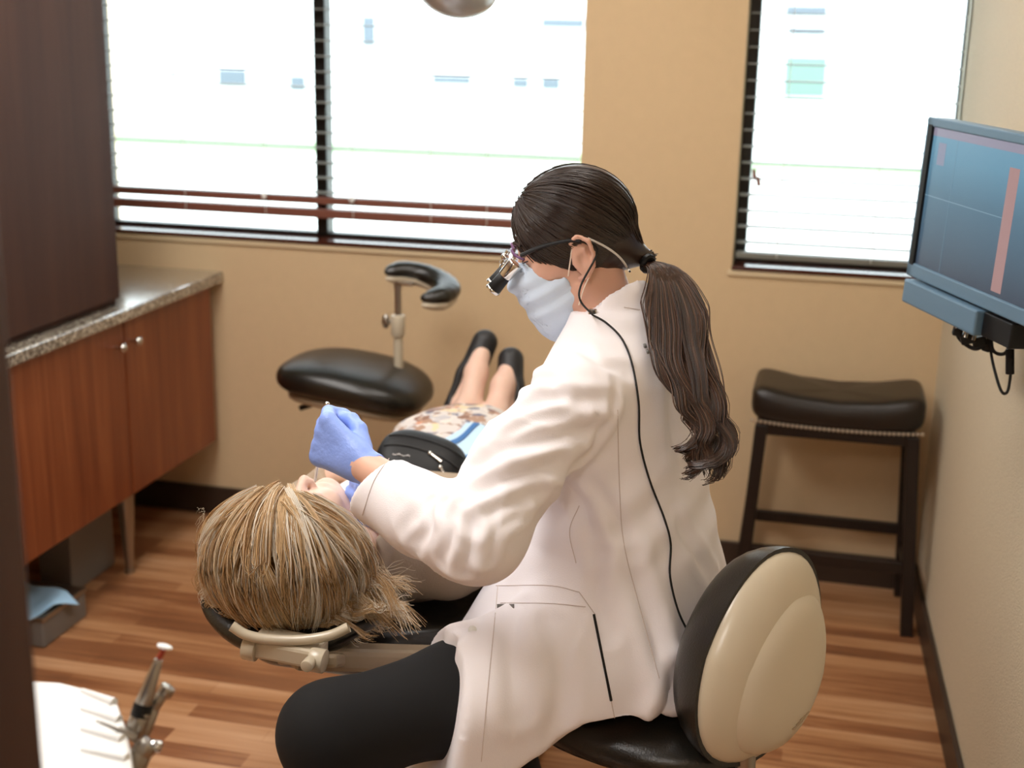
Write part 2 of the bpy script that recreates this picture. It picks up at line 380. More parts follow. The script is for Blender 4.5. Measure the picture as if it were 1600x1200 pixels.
# ================================================================== THE ROOM
def rwx(y): return .362+(BY-y)*.034      # right wall plane, slightly out of square
XL = -2.62; YB = -1.6
struct(MB().bb((XL-.2, YB-.2, -.1), (1.0, BY+.22, 0)).build('floor', M['floor']))
struct(MB().bb((XL-.2, YB-.2, CEIL), (1.0, BY+.22, CEIL+.1)).build('ceiling', M['ceil']))
W1 = (-2.46, -.755, 1.012, 2.3); W2 = (-.272, .372-.02, 1.012, 2.3)
w = MB(); T = .2
w.bb((XL-.2, BY, 0), (W1[0], BY+T, CEIL)); w.bb((W1[0], BY, 0), (W1[1], BY+T, W1[2]-.024)); w.bb((W1[0], BY, W1[3]), (W1[1], BY+T, CEIL))
w.bb((W1[1], BY, 0), (W2[0], BY+T, CEIL)); w.bb((W2[0], BY, 0), (.9, BY+T, W2[2]-.024)); w.bb((W2[0], BY, W2[3]), (.9, BY+T, CEIL)); w.bb((.42, BY, W2[2]), (.9, BY+T, W2[3]))
struct(w.build('wall_back', M['wall']))
struct(MB().bb((XL-.2, YB-.2, 0), (XL, BY, CEIL)).build('wall_left', M['wall']))
struct(MB().bb((XL, YB-.2, 0), (1.0, YB, CEIL)).build('wall_front', M['wall']))
rot = Matrix.Rotation(math.atan(.034), 3, 'Z'); L = BY-YB+.3
cx = rwx((BY+YB)/2); struct(MB().box((cx+.1, (BY+YB)/2, CEIL/2), (.2, L, CEIL), rot).build('wall_right', M['wall_r']))
struct(MB().bb((XL, BY-.014, 0), (rwx(BY)-.01, BY, .102), bevel=.003).build('baseboard_back', M['base']))
struct(MB().box((cx-.007, (BY+YB)/2, .05), (.014, L-.35, .1), rot, .003).build('baseboard_right', M['base']))
def window(num, x0, x1, z0, z1, mull, label):
    fr = MB(); y = BY+.085
    for (a, b, c, d) in ((x0, x0+.034, z0, z1), (x1-.008, x1, z0, z1), (x0, x1, z1-.05, z1), (x0, x1, z0-.02, z0+.004)): fr.bb((a, y, c), (b, y+.05, d), .003)
    for mx in mull: fr.bb((mx-.02, y-.01, z0), (mx+.02, y+.05, z1), .003)
    f = struct(fr.build('window_%d' % num, M['frame']))
    g = MB().bb((x0+.02, y+.02, z0+.02), (x1-.02, y+.026, z1-.02)).build('window_pane', GLASS, f)
    s = MB().bb((x0-.0, BY-.012, z0-.022), (x1+.0, BY+.09, z0-.008), .002).build('window_sill', M['sill'], f)
    t = MB().bb((x0-.012, BY-.008, z0-.04), (x1+.012, BY, z0-.022), .003).build('sill_trim', M['trim'], f)
    # blind: every slat of one blind is surface pattern of the slat stack
    bl = thing('window_blind', label, 'window blind', ((x0+x1)/2, BY+.035, z0+.01), 'horizontal blinds in the two windows')
    MB().bb((x0+.006, BY+.005, z1-.06), (x1-.006, BY+.065, z1), .004).build('headrail', M['rail'], bl)
    k = 0; z = z0+.145 if num == 1 else z0+.06
    sl = MB()
    while z < z1-.08:
        R = Matrix.Rotation(.03, 3, 'X'); sl.box(((x0+x1)/2, BY+.036, z), (x1-x0-.014, .048, .0026), R); z += .0485
    sl.build('slats', M['slat'], bl)
    if num == 1:
        MB().bb((x0+.008, BY+.012, z0+.108), (x1-.008, BY+.058, z0+.132), .003).build('slat_stack', M['rail'], bl)
        MB().bb((x0+.008, BY+.012, z0+.062), (x1-.008, BY+.058, z0+.092), .004).build('bottom_rail', M['rail'], bl)
        cords = [aty(p, 310, BY)[0] for p in (288, 413, 550, 672, 760)]
        kn = [aty(p, q, BY) for p, q in ((413, 306), (550, 312))]
    else:
        MB().bb((x0+.008, BY+.012, z0+.012), (x1-.008, BY+.058, z0+.03), .003).build('bottom_rail', M['slat'], bl)
        cords = [aty(p, 200, BY)[0] for p in (1228, 1380)]; kn = []
    for cxx in cords: MB().cyl((cxx, BY+.008, z0+.07 if num == 1 else z0+.02), (cxx, BY+.008, z1-.04), .0011, n=6).build('ladder_cord', M['cord'], bl)
    for q in kn: MB().sph((q[0], BY-.002, q[2]), (.009, .009, .012)).build('cord_knob', M['white'], bl, True)
    if num == 2:
        wd = MB(); x_ = aty(1180, 280, BY)[0]; wd.cyl((x_, BY-.0, aty(0, 262, BY)[2]), (x_, BY-.0, z1-.06), .0009, n=6); wd.build('pull_cord', M['cord'], bl)
        for (a, b) in (((1178, 264), (1179, 278)), ((1184, 276), (1186, 291))): MB().cyl(aty(*a, BY-.004), aty(*b, BY-.004), .0055, .0075, n=12).build('cord_tassel', M['rail'], bl, True)
    return f
g = bpy.data.materials.new('window_glass'); g.use_nodes = True; nt = g.node_tree; nt.nodes.clear()
o_ = nt.nodes.new('ShaderNodeOutputMaterial'); tr = nt.nodes.new('ShaderNodeBsdfTransparent'); gl = nt.nodes.new('ShaderNodeBsdfGlossy'); gl.inputs['Roughness'].default_value = .02
mx = nt.nodes.new('ShaderNodeMixShader'); fr_ = nt.nodes.new('ShaderNodeFresnel'); fr_.inputs[0].default_value = 1.3
nt.links.new(fr_.outputs[0], mx.inputs[0]); nt.links.new(tr.outputs[0], mx.inputs[1]); nt.links.new(gl.outputs[0], mx.inputs[2]); nt.links.new(mx.outputs[0], o_.inputs[0]); GLASS = g
window(1, *W1, [-1.642], 'wide blind with brown bottom rail over the large left window')
window(2, *W2, [], 'narrow blind coloured pale for window glare, over the right window behind the monitor')

# ------------------------------------------------------------------ outside
GZ = -.35
struct(MB().bb((-60, BY+.3, GZ-.1), (60, 60, GZ)).build('ground', mat('pale_paving', '#d9dcd4', .9, var=.06, vscale=.6)))
meta(MB().bb((-30, 6.5, GZ), (30, 7.6, GZ+.02)).build('grass_verge', mat('pale_grass', '#6f9a50', .9, var=.15, vscale=6)), 'strip of pale green grass outside the windows', 'grass', kind='stuff')
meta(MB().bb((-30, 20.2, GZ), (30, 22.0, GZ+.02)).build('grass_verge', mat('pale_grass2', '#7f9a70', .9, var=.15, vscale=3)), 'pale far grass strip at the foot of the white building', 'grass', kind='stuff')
BYD = 22.5
bd = thing('building', 'white office building with blue-grey glass across the street', 'building', (0, BYD, GZ))
MB().bb((-30, BYD, GZ), (30, BYD+8, 9)).build('wall', mat('white_render', '#e4e6e6', .9), bd)
gm = mat('blue_glass', '#55606a', .25); gt = mat('teal_glass', '#5f7a72', .3)
def far(px0, py0, px1, py1, mt, nm, dy=.05):
    a = aty(px0, py0, BYD-dy); b = aty(px1, py1, BYD-dy); MB().bb((a[0], BYD-dy, b[2]), (b[0], BYD+.1, a[2]), .01).build(nm, mt, bd)
for r in ((1228, 8, 1292, 26), (1232, 42, 1290, 55), (1234, 62, 1288, 68)): far(*r, gm, 'window')
far(1228, 88, 1288, 152, gt, 'door')
for r in ((846, 28, 912, 44), (800, 122, 825, 138), (846, 122, 874, 140), (675, 118, 735, 132), (565, 25, 585, 72), (340, 108, 384, 136), (452, 118, 476, 142), (262, 112, 276, 120)): far(*r, gm, 'window')
tg = mat('pale_bark', '#4a4a46', .9); lf = mat('pale_leaf', '#4f7a58', .9, var=.3, vscale=9)
def blob(c, r, n=3, seed=0):
    t = bmesh.new(); bmesh.ops.create_icosphere(t, subdivisions=n, radius=1); r_ = np.random.default_rng(seed); ph = r_.random((8, 4))*6
    for v in t.verts:
        d = 1+.22*sum(math.sin(4*v.co.x*(1+p[0]/4)+p[1])*math.cos(4*v.co.y*(1+p[2]/4)+p[3]+3*v.co.z) for p in ph)/2.5
        v.co = Vector((v.co.x*d*r[0]+c[0], v.co.y*d*r[1]+c[1], v.co.z*d*r[2]+c[2]))
    b = MB(); b._merge(t, 0); return b
for i, (px, py, hh, lab) in enumerate(((1373, 152, 4.2, 'slender young tree outside the right window, nearer its middle'), (1478, 142, 4.2, 'slender young tree outside seen just left of the right wall'), (300, 60, 4.5, 'leafy tree outside beyond the left pane of the large window'), (1395-700, 60, 4.6, 'leafy tree outside beyond the right pane of the large window'))):
    Y = 18.5 if i < 2 else 21; p = atz(px, 150, GZ) if i > 1 else atz(px, py, GZ); p = np.array([p[0], p[1], GZ])
    t = thing('tree', lab, 'tree', p, 'young trees outside the windows')
    MB().cyl(p, p+np.array([.05, 0, hh]), .05, .03, n=8).build('trunk', tg, t, True)
    for q in range(4): blob(p+np.array([rng.normal()*.35, rng.normal()*.3, hh-.6+q*.35]), (.7, .7, .5), 3, i*7+q).build('foliage', lf, t, True)
for i, (px, py, lab) in enumerate(((1368, 160, 'low green shrub at the foot of the nearer slender tree'), (1474, 146, 'low green shrub beside the tree near the right wall'), (1330, 168, 'flat green shrub left of the slender trees'))):
    p = atz(px, py, GZ); meta(blob(p+np.array([0, 0, .12]), (.12 if i < 2 else .5, .2, .16), 3, 40+i).build('shrub', lf, None, True), lab, 'shrub', 'shrubs outside the right window')

# ------------------------------------------------------------------ left cabinets
FX = -2.0
bc = thing('base_cabinet', 'wall-hung cherry base cabinet with two doors under the granite counter', 'cabinet', (-2.3, 3.4, .285))
MB().bb((XL+.003, 2.28, .285), (FX-.022, BY-.045, .838), .002).build('body', M['cherry'], bc)
for (y0, y1, kp) in ((3.447, BY-.045, (213, 517)), (2.87, 3.441, (184, 527))):
    d = MB().bb((FX-.02, y0, .287), (FX, y1, .836), .003).build('door', M['cherry'], bc)
    k = None
    ky = 3.447+.035 if y0 > 3 else 3.441-.05
    kn = MB().cyl((FX, ky, .765), (FX+.018, ky, .765), .005, n=12).sph((FX+.026, ky, .765), (.011, .014, .014)).build('knob', M['chrome'], d, True)
MB().bb((FX-.02, 2.29, .287), (FX, 2.864, .836), .003).build('door', M['cherry'], bc)
MB().bb((FX-.25, 3.3, 0), (FX-.14, 3.55, .287), .004).build('plumbing_box', M['grey'], bc)
lg = MB().cyl((FX-.06, 3.5, .012), (FX-.06, 3.5, .287), .012, .03, n=20).cyl((FX-.06, 3.5, 0), (FX-.06, 3.5, .012), .016, n=20).build('leg', M['steel'], bc, True)
MB().cyl((FX-.06, 2.6, .012), (FX-.06, 2.6, .287), .012, .03, n=20).cyl((FX-.06, 2.6, 0), (FX-.06, 2.6, .012), .016, n=20).build('leg', M['steel'], bc, True)
ct = MB().bb((XL+.003, 2.26, .84), (FX+.03, BY-.002, .878), .006).build('countertop', M['granite']); meta(ct, 'speckled granite countertop shining in the window light', 'countertop')
tw = thing('tall_cabinet', 'dark cherry tower cabinet standing on the granite counter', 'cabinet', (-2.3, 2.8, .878))
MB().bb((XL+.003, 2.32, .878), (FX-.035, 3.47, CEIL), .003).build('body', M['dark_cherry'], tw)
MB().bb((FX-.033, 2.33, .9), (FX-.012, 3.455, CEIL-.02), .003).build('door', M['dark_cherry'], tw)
tb = MB(); tb.bb((FX-.2, 3.53, .878), (FX-.13, 3.63, .9), .004); meta(tb.build('brown_block', M['cherry']), 'small brown block on the counter beside the tower cabinet', 'block')  # stand-in block for an unidentified brown shape on the counter
# near tall cabinet at the left edge of the frame
nx = atd(45, 900, .99)
nc = thing('tall_cabinet', 'blurred dark brown cabinet side close to the camera at the left edge', 'cabinet', (nx[0]-.3, nx[1]-.2, 0))
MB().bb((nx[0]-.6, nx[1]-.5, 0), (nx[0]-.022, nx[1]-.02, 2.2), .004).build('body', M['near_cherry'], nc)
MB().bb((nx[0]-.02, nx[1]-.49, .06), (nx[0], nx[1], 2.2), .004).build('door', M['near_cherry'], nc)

# ------------------------------------------------------------------ low box with blue paper
p = atz(66, 962, .10)
bn = thing('carton', 'low dark box on the floor below the wall cabinet, covered with pale blue paper', 'box', (p[0]-.1, p[1]+.1, 0))
bx0, bx1, by0, by1 = p[0]-.30, p[0], p[1], p[1]+.22
MB().bb((bx0, by0, .0), (bx1, by1, .085), .006).build('body', M['grey'], bn)
MB().bb((bx0-.003, by0-.003, .078), (bx1+.003, by1+.003, .092), .004).build('rim', M['steel'], bn)
pts = [atz(20, 905, .105), atz(62, 915, .105), atz(104, 926, .10), atz(123, 943, .082), atz(84, 948, .10), atz(46, 966, .097), atz(10, 975, .097)]
t = bmesh.new(); vs = [t.verts.new(q) for q in pts]; t.faces.new(vs); bmesh.ops.triangulate(t, faces=t.faces); bmesh.ops.subdivide_edges(t, edges=t.edges, cuts=3, use_grid_fill=True)
for v in t.verts: v.co.z += .006*math.sin(40*v.co.x+25*v.co.y)
ret = bmesh.ops.solidify(t, geom=t.faces[:], thickness=.002); bm_ = MB(); bm_._merge(t, 0)
meta(bm_.build('paper_sheet', M['paper'], None, True), 'crumpled light blue paper sheet lying over the low box', 'paper')

# ------------------------------------------------------------------ delivery unit with handpieces
D0 = 1.42
c0 = atd(120, 1150, D0)
du = thing('instrument_tray', 'white moulded instrument unit in the bottom left corner', 'tray', (c0[0], c0[1], 0))
# outline in plan from pixels on the plane z = tz
tz = c0[2]+.02
ol = [atz(q[0], q[1], tz) for q in ((-60, 1062), (55, 1062), (95, 1064), (150, 1078), (182, 1090), (196, 1130), (205, 1170), (212, 1230), (214, 1330), (-60, 1330))]
t = bmesh.new(); top = [t.verts.new(q) for q in ol]; f = t.faces.new(top); r_ = bmesh.ops.extrude_face_region(t, geom=[f]); 
for v in [g for g in r_['geom'] if isinstance(g, bmesh.types.BMVert)]: v.co.z -= .05
bmesh.ops.recalc_face_normals(t, faces=t.faces); bmesh.ops.bevel(t, geom=t.edges, offset=.006, segments=3, affect='EDGES', profile=.5)
b = MB(); b._merge(t, 0); b.build('housing', M['white'], du, True)
rd = MB()
for k, (a, bb_) in enumerate((((128, 1080), (178, 1099)), ((128, 1108), (186, 1126)), ((128, 1140), (190, 1156)), ((128, 1172), (198, 1186)))): rd.cyl(atz(*a, tz-.0004), atz(*bb_, tz-.0004), .0035, .006, n=14)
rd.build('holder_ribs', M['white'], du, True)
MB().cyl(np.array([c0[0]-.08, c0[1]-.08, .03]), np.array([c0[0]-.08, c0[1]-.08, tz-.05]), .03, n=24).build('stand', M['white'], du, True)
MB().lathe([(.2, 0), (.2, .015), (.05, .03), (.03, .035)], (c0[0]-.08, c0[1]-.08, 0)).build('base', M['white'], du, True)
def handpiece(label, cat, segs, name, grp=None):
    root = thing(name, label, cat, segs[0][0], grp)
    for (a, bq, r1, r2, nm, mt) in segs: MB().cyl(a, bq, r1, r2, n=24, bevel=min(r1, r2)*.25).build(nm, mt, root, True)
    return root
A = lambda x, y, d=0: atd(x, y, D0+d)
handpiece('handpiece with a round white disc tip rising above the tray', 'dental handpiece', [(A(208, 1150), A(223, 1108), .0105, .0105, 'body', M['steel']), (A(218, 1122), A(225, 1098), .0107, .0107, 'band', M['black']), (A(224, 1100), A(248, 1030), .0095, .0045, 'neck', M['steel']), (A(248, 1030), A(256, 1014), .003, .003, 'shank', M['red']), (A(256.5, 1013), A(258, 1008), .0085, .0085, 'disc', M['white'])], 'handpiece', 'handpieces on the white tray')
handpiece('shorter steel handpiece with angled round head behind the disc-tipped one', 'dental handpiece', [(A(216, 1160, .02), A(238, 1105, .02), .0095, .0085, 'body', M['steel']), (A(238, 1105, .02), A(256, 1082, .02), .008, .006, 'neck', M['steel']), (A(255, 1086, .02), A(264, 1072, .02), .0085, .0085, 'head', M['steel'])], 'handpiece', 'handpieces on the white tray')
handpiece('air syringe with push buttons lowest beside the tray', 'syringe', [(A(205, 1215, -.02), A(222, 1172, -.02), .011, .012, 'body', M['steel']), (A(220, 1176, -.02), A(236, 1160, -.02), .012, .011, 'head', M['steel']), (A(236, 1164, -.02), A(252, 1168, -.02), .006, .006, 'button', M['chrome']), (A(212, 1153, -.03), A(184, 1140, -.03), .004, .005, 'nozzle', M['steel']), (A(184, 1140, -.03), A(150, 1126, -.03), .0022, .0015, 'tip', M['steel']), (A(197, 1206, -.02), A(204, 1188, -.02), .0118, .0118, 'band', M['black'])], 'syringe')

# ------------------------------------------------------------------ rounded upholstery helper
def pad(c, axes, size, e=3.2, depth=.05, fn=None, n=48, m_=16, taper=0, pr=.5):
    """superelliptic cushion: axes = 3 unit vectors (x, y, up); size=(a,b); depth=half thickness"""
    ax = [nrm(a) for a in axes]; V = []; F = []
    for j in range(m_+1):
        ph = -math.pi/2+math.pi*j/m_
        for i in range(n):
            th = 2*math.pi*i/n
            ct, st_ = math.cos(th), math.sin(th); sg = lambda v, p: math.copysign(abs(v)**p, v)
            r = sg(math.cos(ph), pr); u = sg(ct, 2/e)*size[0]*r; v = sg(st_, 2/e)*size[1]*r; w_ = sg(math.sin(ph), .8)*depth
            v *= 1+taper*u/size[0]
            if fn: u, v, w_ = fn(u, v, w_)
            V.append(np.asarray(c)+ax[0]*u+ax[1]*v+ax[2]*w_)
    for j in range(m_):
        for i in range(n): F.append((j*n+i, j*n+(i+1) % n, (j+1)*n+(i+1) % n, (j+1)*n+i))
    V = np.array(V); me = bpy.data.meshes.new('t'); me.from_pydata(V.tolist(), [], F); b = MB(); b.bm.from_mesh(me); bpy.data.meshes.remove(me); return b
def base5(root, c, z1, mt, r=.27):
    MB().cyl((c[0], c[1], .09), (c[0], c[1], z1*.55), .028, n=20).build('column', mt, root, True)
    MB().cyl((c[0], c[1], z1*.5), (c[0], c[1], z1), .018, n=20).build('gas_lift', M['chrome'], root, True)
    MB().cyl((c[0], c[1], .06), (c[0], c[1], .11), .045, .035, n=20).build('hub', mt, root, True)
    for k in range(5):
        a = .4+k*2*math.pi/5; e = (c[0]+r*math.cos(a), c[1]+r*math.sin(a))
        MB().beam((c[0], c[1], .09), (e[0], e[1], .07), .03, .022, .005).build('leg', mt, root)
        cs = MB().cyl((e[0]-.008, e[1], .025), (e[0]+.008, e[1], .025), .025, n=16, bevel=.004).cyl((e[0], e[1], .03), (e[0], e[1], .075), .006, n=8).build('caster', M['black'], root, True)

# ------------------------------------------------------------------ assistant stool by the back wall
SY = 3.6
sc = aty(556, 590, SY); sc[2] -= .01
st = thing('assistant_stool', 'beige and black assistant stool with curved arm rest by the back wall', 'stool', (sc[0], sc[1], 0))
hx = (aty(668, 590, SY)[0]-aty(444, 590, SY)[0])/2
def sadd(u, v, w_): return u, v, w_-.028*(u/hx)-.02*(u/hx)**2+.012
pad(sc, ((1, 0, 0), (0, 1, 0), (0, 0, 1)), (hx, .19), 2.8, .052, sadd).build('seat', M['leather'], st, True)
pad(sc-np.array([0, 0, .055]), ((1, 0, 0), (0, 1, 0), (0, 0, 1)), (hx*.86, .16), 2.8, .022, sadd).build('seat_pan', M['beige2'], st, True)
a1 = aty(468, 638, SY-.08); a2 = aty(505, 626, SY-.08)
MB().beam(a1, a2, .012, .016, .003).build('lever', M['black'], st)
base5(st, sc, sc[2]-.07, M['beige2'])
pz = aty(622, 545, SY+.05)
MB().cyl((pz[0]+.004, SY+.05, sc[2]-.08), (pz[0], SY+.05, aty(0, 0, 1)[2]*0+aty(622, 520, SY+.05)[2]), .014, n=20).cyl((pz[0], SY+.05, sc[2]-.08), (sc[0], SY, sc[2]-.08), .014, n=12).build('post', M['beige'], st, True)
c1 = aty(622, 525, SY+.05)[2]; c2 = aty(622, 492, SY+.05)[2]; c3 = aty(622, 450, SY+.05)[2]
MB().cyl((pz[0], SY+.05, c1), (pz[0], SY+.05, c2), .02, .022, n=20, bevel=.003).build('clamp', M['beige'], st, True)
MB().cyl((pz[0], SY+.05, c2-.005), (pz[0], SY+.05, c3+.01), .010, n=16).build('rod', M['steel'], st, True)
kp = aty(603, 502, SY+.04); MB().cyl((pz[0], SY+.05, kp[2]), kp, .006, n=10).sph(kp, (.012, .012, .022)).build('knob', M['steel'], st, True)
# crescent arm rest
ang = np.linspace(math.radians(172), math.radians(-62), 40)
ac = aty(628, 438, SY-.01); zc = ac[2]
cr_pts = []
path_px = [(606, 425, .03), (630, 422, .075), (662, 427, .09), (690, 440, .06), (700, 452, 0), (688, 462, -.06), (664, 466, -.1)]
cr_pts = catmull([aty(x, y, SY+dy) for x, y, dy in path_px], 44)
zz = cr_pts[:, 2].copy()
rr = np.interp(np.linspace(0, 1, 44), [0, .04, .15, .5, .85, .96, 1], [.012, .026, .036, .038, .036, .026, .012])
def arm_fn(off, sc_): 
    return lambda P: min_chain(P, cr_pts+np.array([0, 0, off]), rr*sc_)
def min_chain(P, pts, rad, k=.004, n=(0, 0, 1), s=.72):
    d = None
    for i in range(0, len(pts)-1, 3):
        j = min(i+3, len(pts)-1); e = s_cap(P, pts[i], pts[j], rad[i], rad[j], n, s); d = e if d is None else smin(d, e, k)
    return d
lo, hi = cr_pts.min(0)-.06, cr_pts.max(0)+.06
body_obj('arm_rest', arm_fn(0, 1), lo, hi, .005, M['leather'], st)
body_obj('arm_rest_shell', arm_fn(-.02, .82), lo, hi, .005, M['beige'], st)
MB().cyl((pz[0], SY+.05, c3), (pz[0], SY+.05, zc-.01), .012, n=16).beam((pz[0]-.0, SY+.05, zc-.02), (pz[0]+.05, SY+.05, zc-.02), .03, .012, .003).build('bracket', M['steel'], st, True)

# ------------------------------------------------------------------ counter stool right
YF, YR = 3.72, 3.99
cs_ = thing('counter_stool', 'dark saddle-seat counter stool with nailhead trim in the right corner', 'stool', (.08, 3.85, 0))
fl, frt = aty(1170, 668, YF), aty(1445, 683, YF); zb = (fl[2]+frt[2])/2; x0, x1 = fl[0], frt[0]; xm = (x0+x1)/2; hw = (x1-x0)/2
th = aty(1300, 628, YF)[2]-zb
def seatfn(u, v, w_): return u, v, w_+(.040*(abs(u)/hw)**2.2-.012 if w_ > 0 else .010*(abs(u)/hw)**2.2)
pad((xm, (YF+YR)/2, zb+.05), ((1, 0, 0), (0, 1, 0), (0, 0, 1)), (hw, (YR-YF)/2+.01), 9, .052, seatfn, n=96, m_=24, pr=.22).build('seat', M['brownleather'], cs_, True)
nh = MB()
for k in range(38):
    u = -hw+.008+k*(2*hw-.016)/37; nh.sph((xm+u, YF-.014, zb+.010+.010*(abs(u)/hw)**2.2), (.0055, .005, .0055), n=8)
meta(nh.build('nailhead_trim', M['nail'], cs_, True), None)
MB().bb((x0+.02, YF+.012, zb-.03), (x1-.02, YR-.012, zb+.004), .003).build('apron', M['darkwood'], cs_)
tops = {'fl': (x0+.035, YF+.02), 'fr': (x1-.03, YF+.02), 'bl': (x0+.035, YR-.02), 'br': (x1-.03, YR-.02)}
bots = {'fl': (atz(1160, 912, 0)[0]-.0, YF), 'fr': (atz(1415, 985, 0)[0], YF), 'bl': (x0-.01, YR+.02), 'br': (x1-.0, YR+.02)}
for k in tops: MB().beam((*bots[k], .0), (*tops[k], zb-.0), .036, .036, .003, up=(0, 1, 0)).build('leg', M['darkwood'], cs_)
def lerp2(k, z): t_ = z/zb; return (bots[k][0]*(1-t_)+tops[k][0]*t_, bots[k][1]*(1-t_)+tops[k][1]*t_, z)
for (a, b_, z) in (('fl', 'fr', .205), ('bl', 'br', .225), ('fl', 'bl', .17), ('fr', 'br', .17)): MB().beam(lerp2(a, z), lerp2(b_, z), .02, .034, .002).build('stretcher', M['darkwood'], cs_)

# ------------------------------------------------------------------ monitor
TL = atd(1450, 182, 2.62); hd = nrm((.40, -.915, -.02)); nd = nrm((-.915, -.40, 0)); dn = nrm(-np.array([0, 0, 1.])+nd*.045); nd = nrm(np.cross(hd, dn)); 
if nd[0] > 0: nd = -nd
mo = thing('monitor', 'grey flat computer monitor with dark blue screen mounted on the right wall', 'monitor', TL)
def quadbox(o, a, b_, n0, n1, bev=.003):
    """box spanning a (u0,u1) along hd, b (v0,v1) down, n along normal"""
    R = Matrix((hd, dn, np.cross(hd, dn))).transposed(); s_ = 1 if np.dot(np.cross(hd, dn), nd) > 0 else -1
    c = TL+hd*(a[0]+a[1])/2+dn*(b_[0]+b_[1])/2+nd*(n0+n1)/2; o.box(c, (a[1]-a[0], b_[1]-b_[0], abs(n1-n0)), R, bev)
MW, MH = .47, .318
q = MB(); quadbox(q, (0, MW), (0, MH), -.05, -.008, .008); q.build('back_shell', M['monitor'], mo)
q = MB()
quadbox(q, (0, .02), (0, MH), -.01, .0, .003); quadbox(q, (MW-.02, MW), (0, MH), -.01, 0, .003); quadbox(q, (0, MW), (0, .018), -.01, 0, .003); quadbox(q, (0, MW), (MH-.028, MH), -.01, .0, .003); q.build('bezel', M['monitor'], mo)
q = MB(); quadbox(q, (.008, .025), (.014, MH-.024), -.01, .0008, .001); q.build('bezel_edge', M['black'], mo)
def scr(u0, u1, v0, v1, n, mt, nm, par, tilt=0):
    P = [TL+hd*u+dn*v+nd*n for u, v in ((u0, v0), (u1, v0+tilt), (u1, v1+tilt), (u0, v1))]
    me = bpy.data.meshes.new(nm); me.from_pydata([list(p_) for p_ in P], [], [(0, 1, 2, 3)]); uv = me.uv_layers.new(name='uv')
    for i, c in enumerate(((0, 1), (1, 1), (1, 0), (0, 0))): uv.data[i].uv = c
    return link(nm, me, mt, par)
ms = emit('screen_image', '#3f6076', .85); nt = ms.node_tree; b = nt.nodes['Principled BSDF']
uvn = nt.nodes.new('ShaderNodeUVMap'); sp = nt.nodes.new('ShaderNodeSeparateXYZ'); rp = nt.nodes.new('ShaderNodeValToRGB')
rp.color_ramp.elements[0].color = srgb('#3a4757'); rp.color_ramp.elements[1].color = srgb('#6d9cb5'); e = rp.color_ramp.elements.new(.55); e.color = srgb('#4f7389'); e = rp.color_ramp.elements.new(.8); e.color = srgb('#6191aa')
nt.links.new(uvn.outputs[0], sp.inputs[0]); nt.links.new(sp.outputs[1], rp.inputs[0]); nt.links.new(rp.outputs[0], b.inputs['Emission Color'])
sc_o = scr(.02, MW-.02, .017, MH-.027, -.005, ms, 'screen', mo)
scr(.02, MW-.02, .018, .034, -.0046, emit('screen_bar', '#8f8a9c', .9), 'title_bar', sc_o)
scr(.052, .082, .045, .088, -.0046, emit('screen_icon', '#8c8fa6', .8), 'icon', sc_o)
scr(.318, .352, .06, MH-.036, -.0046, emit('screen_strip', '#a5807e', .9), 'side_strip', sc_o)
scr(.02, .318, .150, .1512, -.0044, emit('screen_line', '#7fa0b0', .9), 'line', sc_o); scr(.124, .1252, .034, MH-.03, -.0044, emit('screen_line2', '#6a8a9c', .8), 'line', sc_o)
q = MB(); quadbox(q, (.02, .31), (MH+.004, MH+.052), -.045, .012, .004); q.build('speaker_bar', M['monitor'], mo)
q = MB(); quadbox(q, (.11, .21), (.1, .2), -.09, -.05, .005); q.build('mount_plate', M['black'], mo); q = MB(); quadbox(q, (.312, .41), (MH+.004, MH+.05), -.06, -.002, .003); q.build('connector_box', M['black'], mo)
mc = TL+hd*.16+dn*.15-nd*.09; wpt = np.array([rwx(mc[1]+.05), mc[1]+.05, mc[2]-.0]); MB().beam(mc, wpt, .05, .05, .004).build('wall_arm', M['black'], mo)
# connector cluster + cables
cb = [(1490, 502), (1500, 520), (1520, 535), (1546, 548), (1566, 522), (1578, 520)]
cc = thing('cable_bundle', 'tangle of black cables and connectors hanging under the monitor', 'cable', atd(1530, 520, 2.5))
def px_path(pts, n=60): return catmull([atd(x, y, d) for x, y, d in pts], n)
MB().tube(px_path([(1492, 505, 2.55), (1500, 530, 2.54), (1525, 545, 2.53), (1545, 528, 2.52), (1530, 510, 2.52)]), .004).build('cable', M['blackrub'], cc, True)
MB().tube(px_path([(1548, 520, 2.52), (1552, 548, 2.5), (1570, 552, 2.48), (1580, 530, 2.46), (1575, 515, 2.46)]), .0035).build('cable', M['blackrub'], cc, True)
MB().tube(px_path([(1545, 530, 2.52), (1552, 570, 2.5), (1564, 610, 2.48), (1574, 612, 2.48), (1579, 585, 2.47), (1580, 560, 2.46)]), .0028).build('cable', M['blackrub'], cc, True)
MB().cyl(atd(1578, 585, 2.47), atd(1578, 545, 2.465), .008, n=16, bevel=.002).cyl(atd(1578, 545, 2.465), atd(1582, 520, 2.46), .0045, n=10).build('ferrite', M['black'], cc, True)
b = MB()
for (x, y, r1) in ((1497, 515, .012), (1512, 528, .014), (1530, 533, .013), (1542, 540, .011)): b.box(atd(x, y, 2.53), (r1*2, r1*1.6, r1*1.5), Matrix.Rotation(x*.7, 3, 'Y'), .003)
b.build('connector', M['black'], cc)
b = MB()
for (a, b2) in (((1492, 502), (1496, 512)), ((1512, 515), (1508, 528)), ((1524, 520), (1520, 532))): b.cyl(atd(*a, 2.51), atd(*b2, 2.51), .005, n=10)
meta(b.build('plug', M['chrome'], cc, True), 'shiny metal plugs')

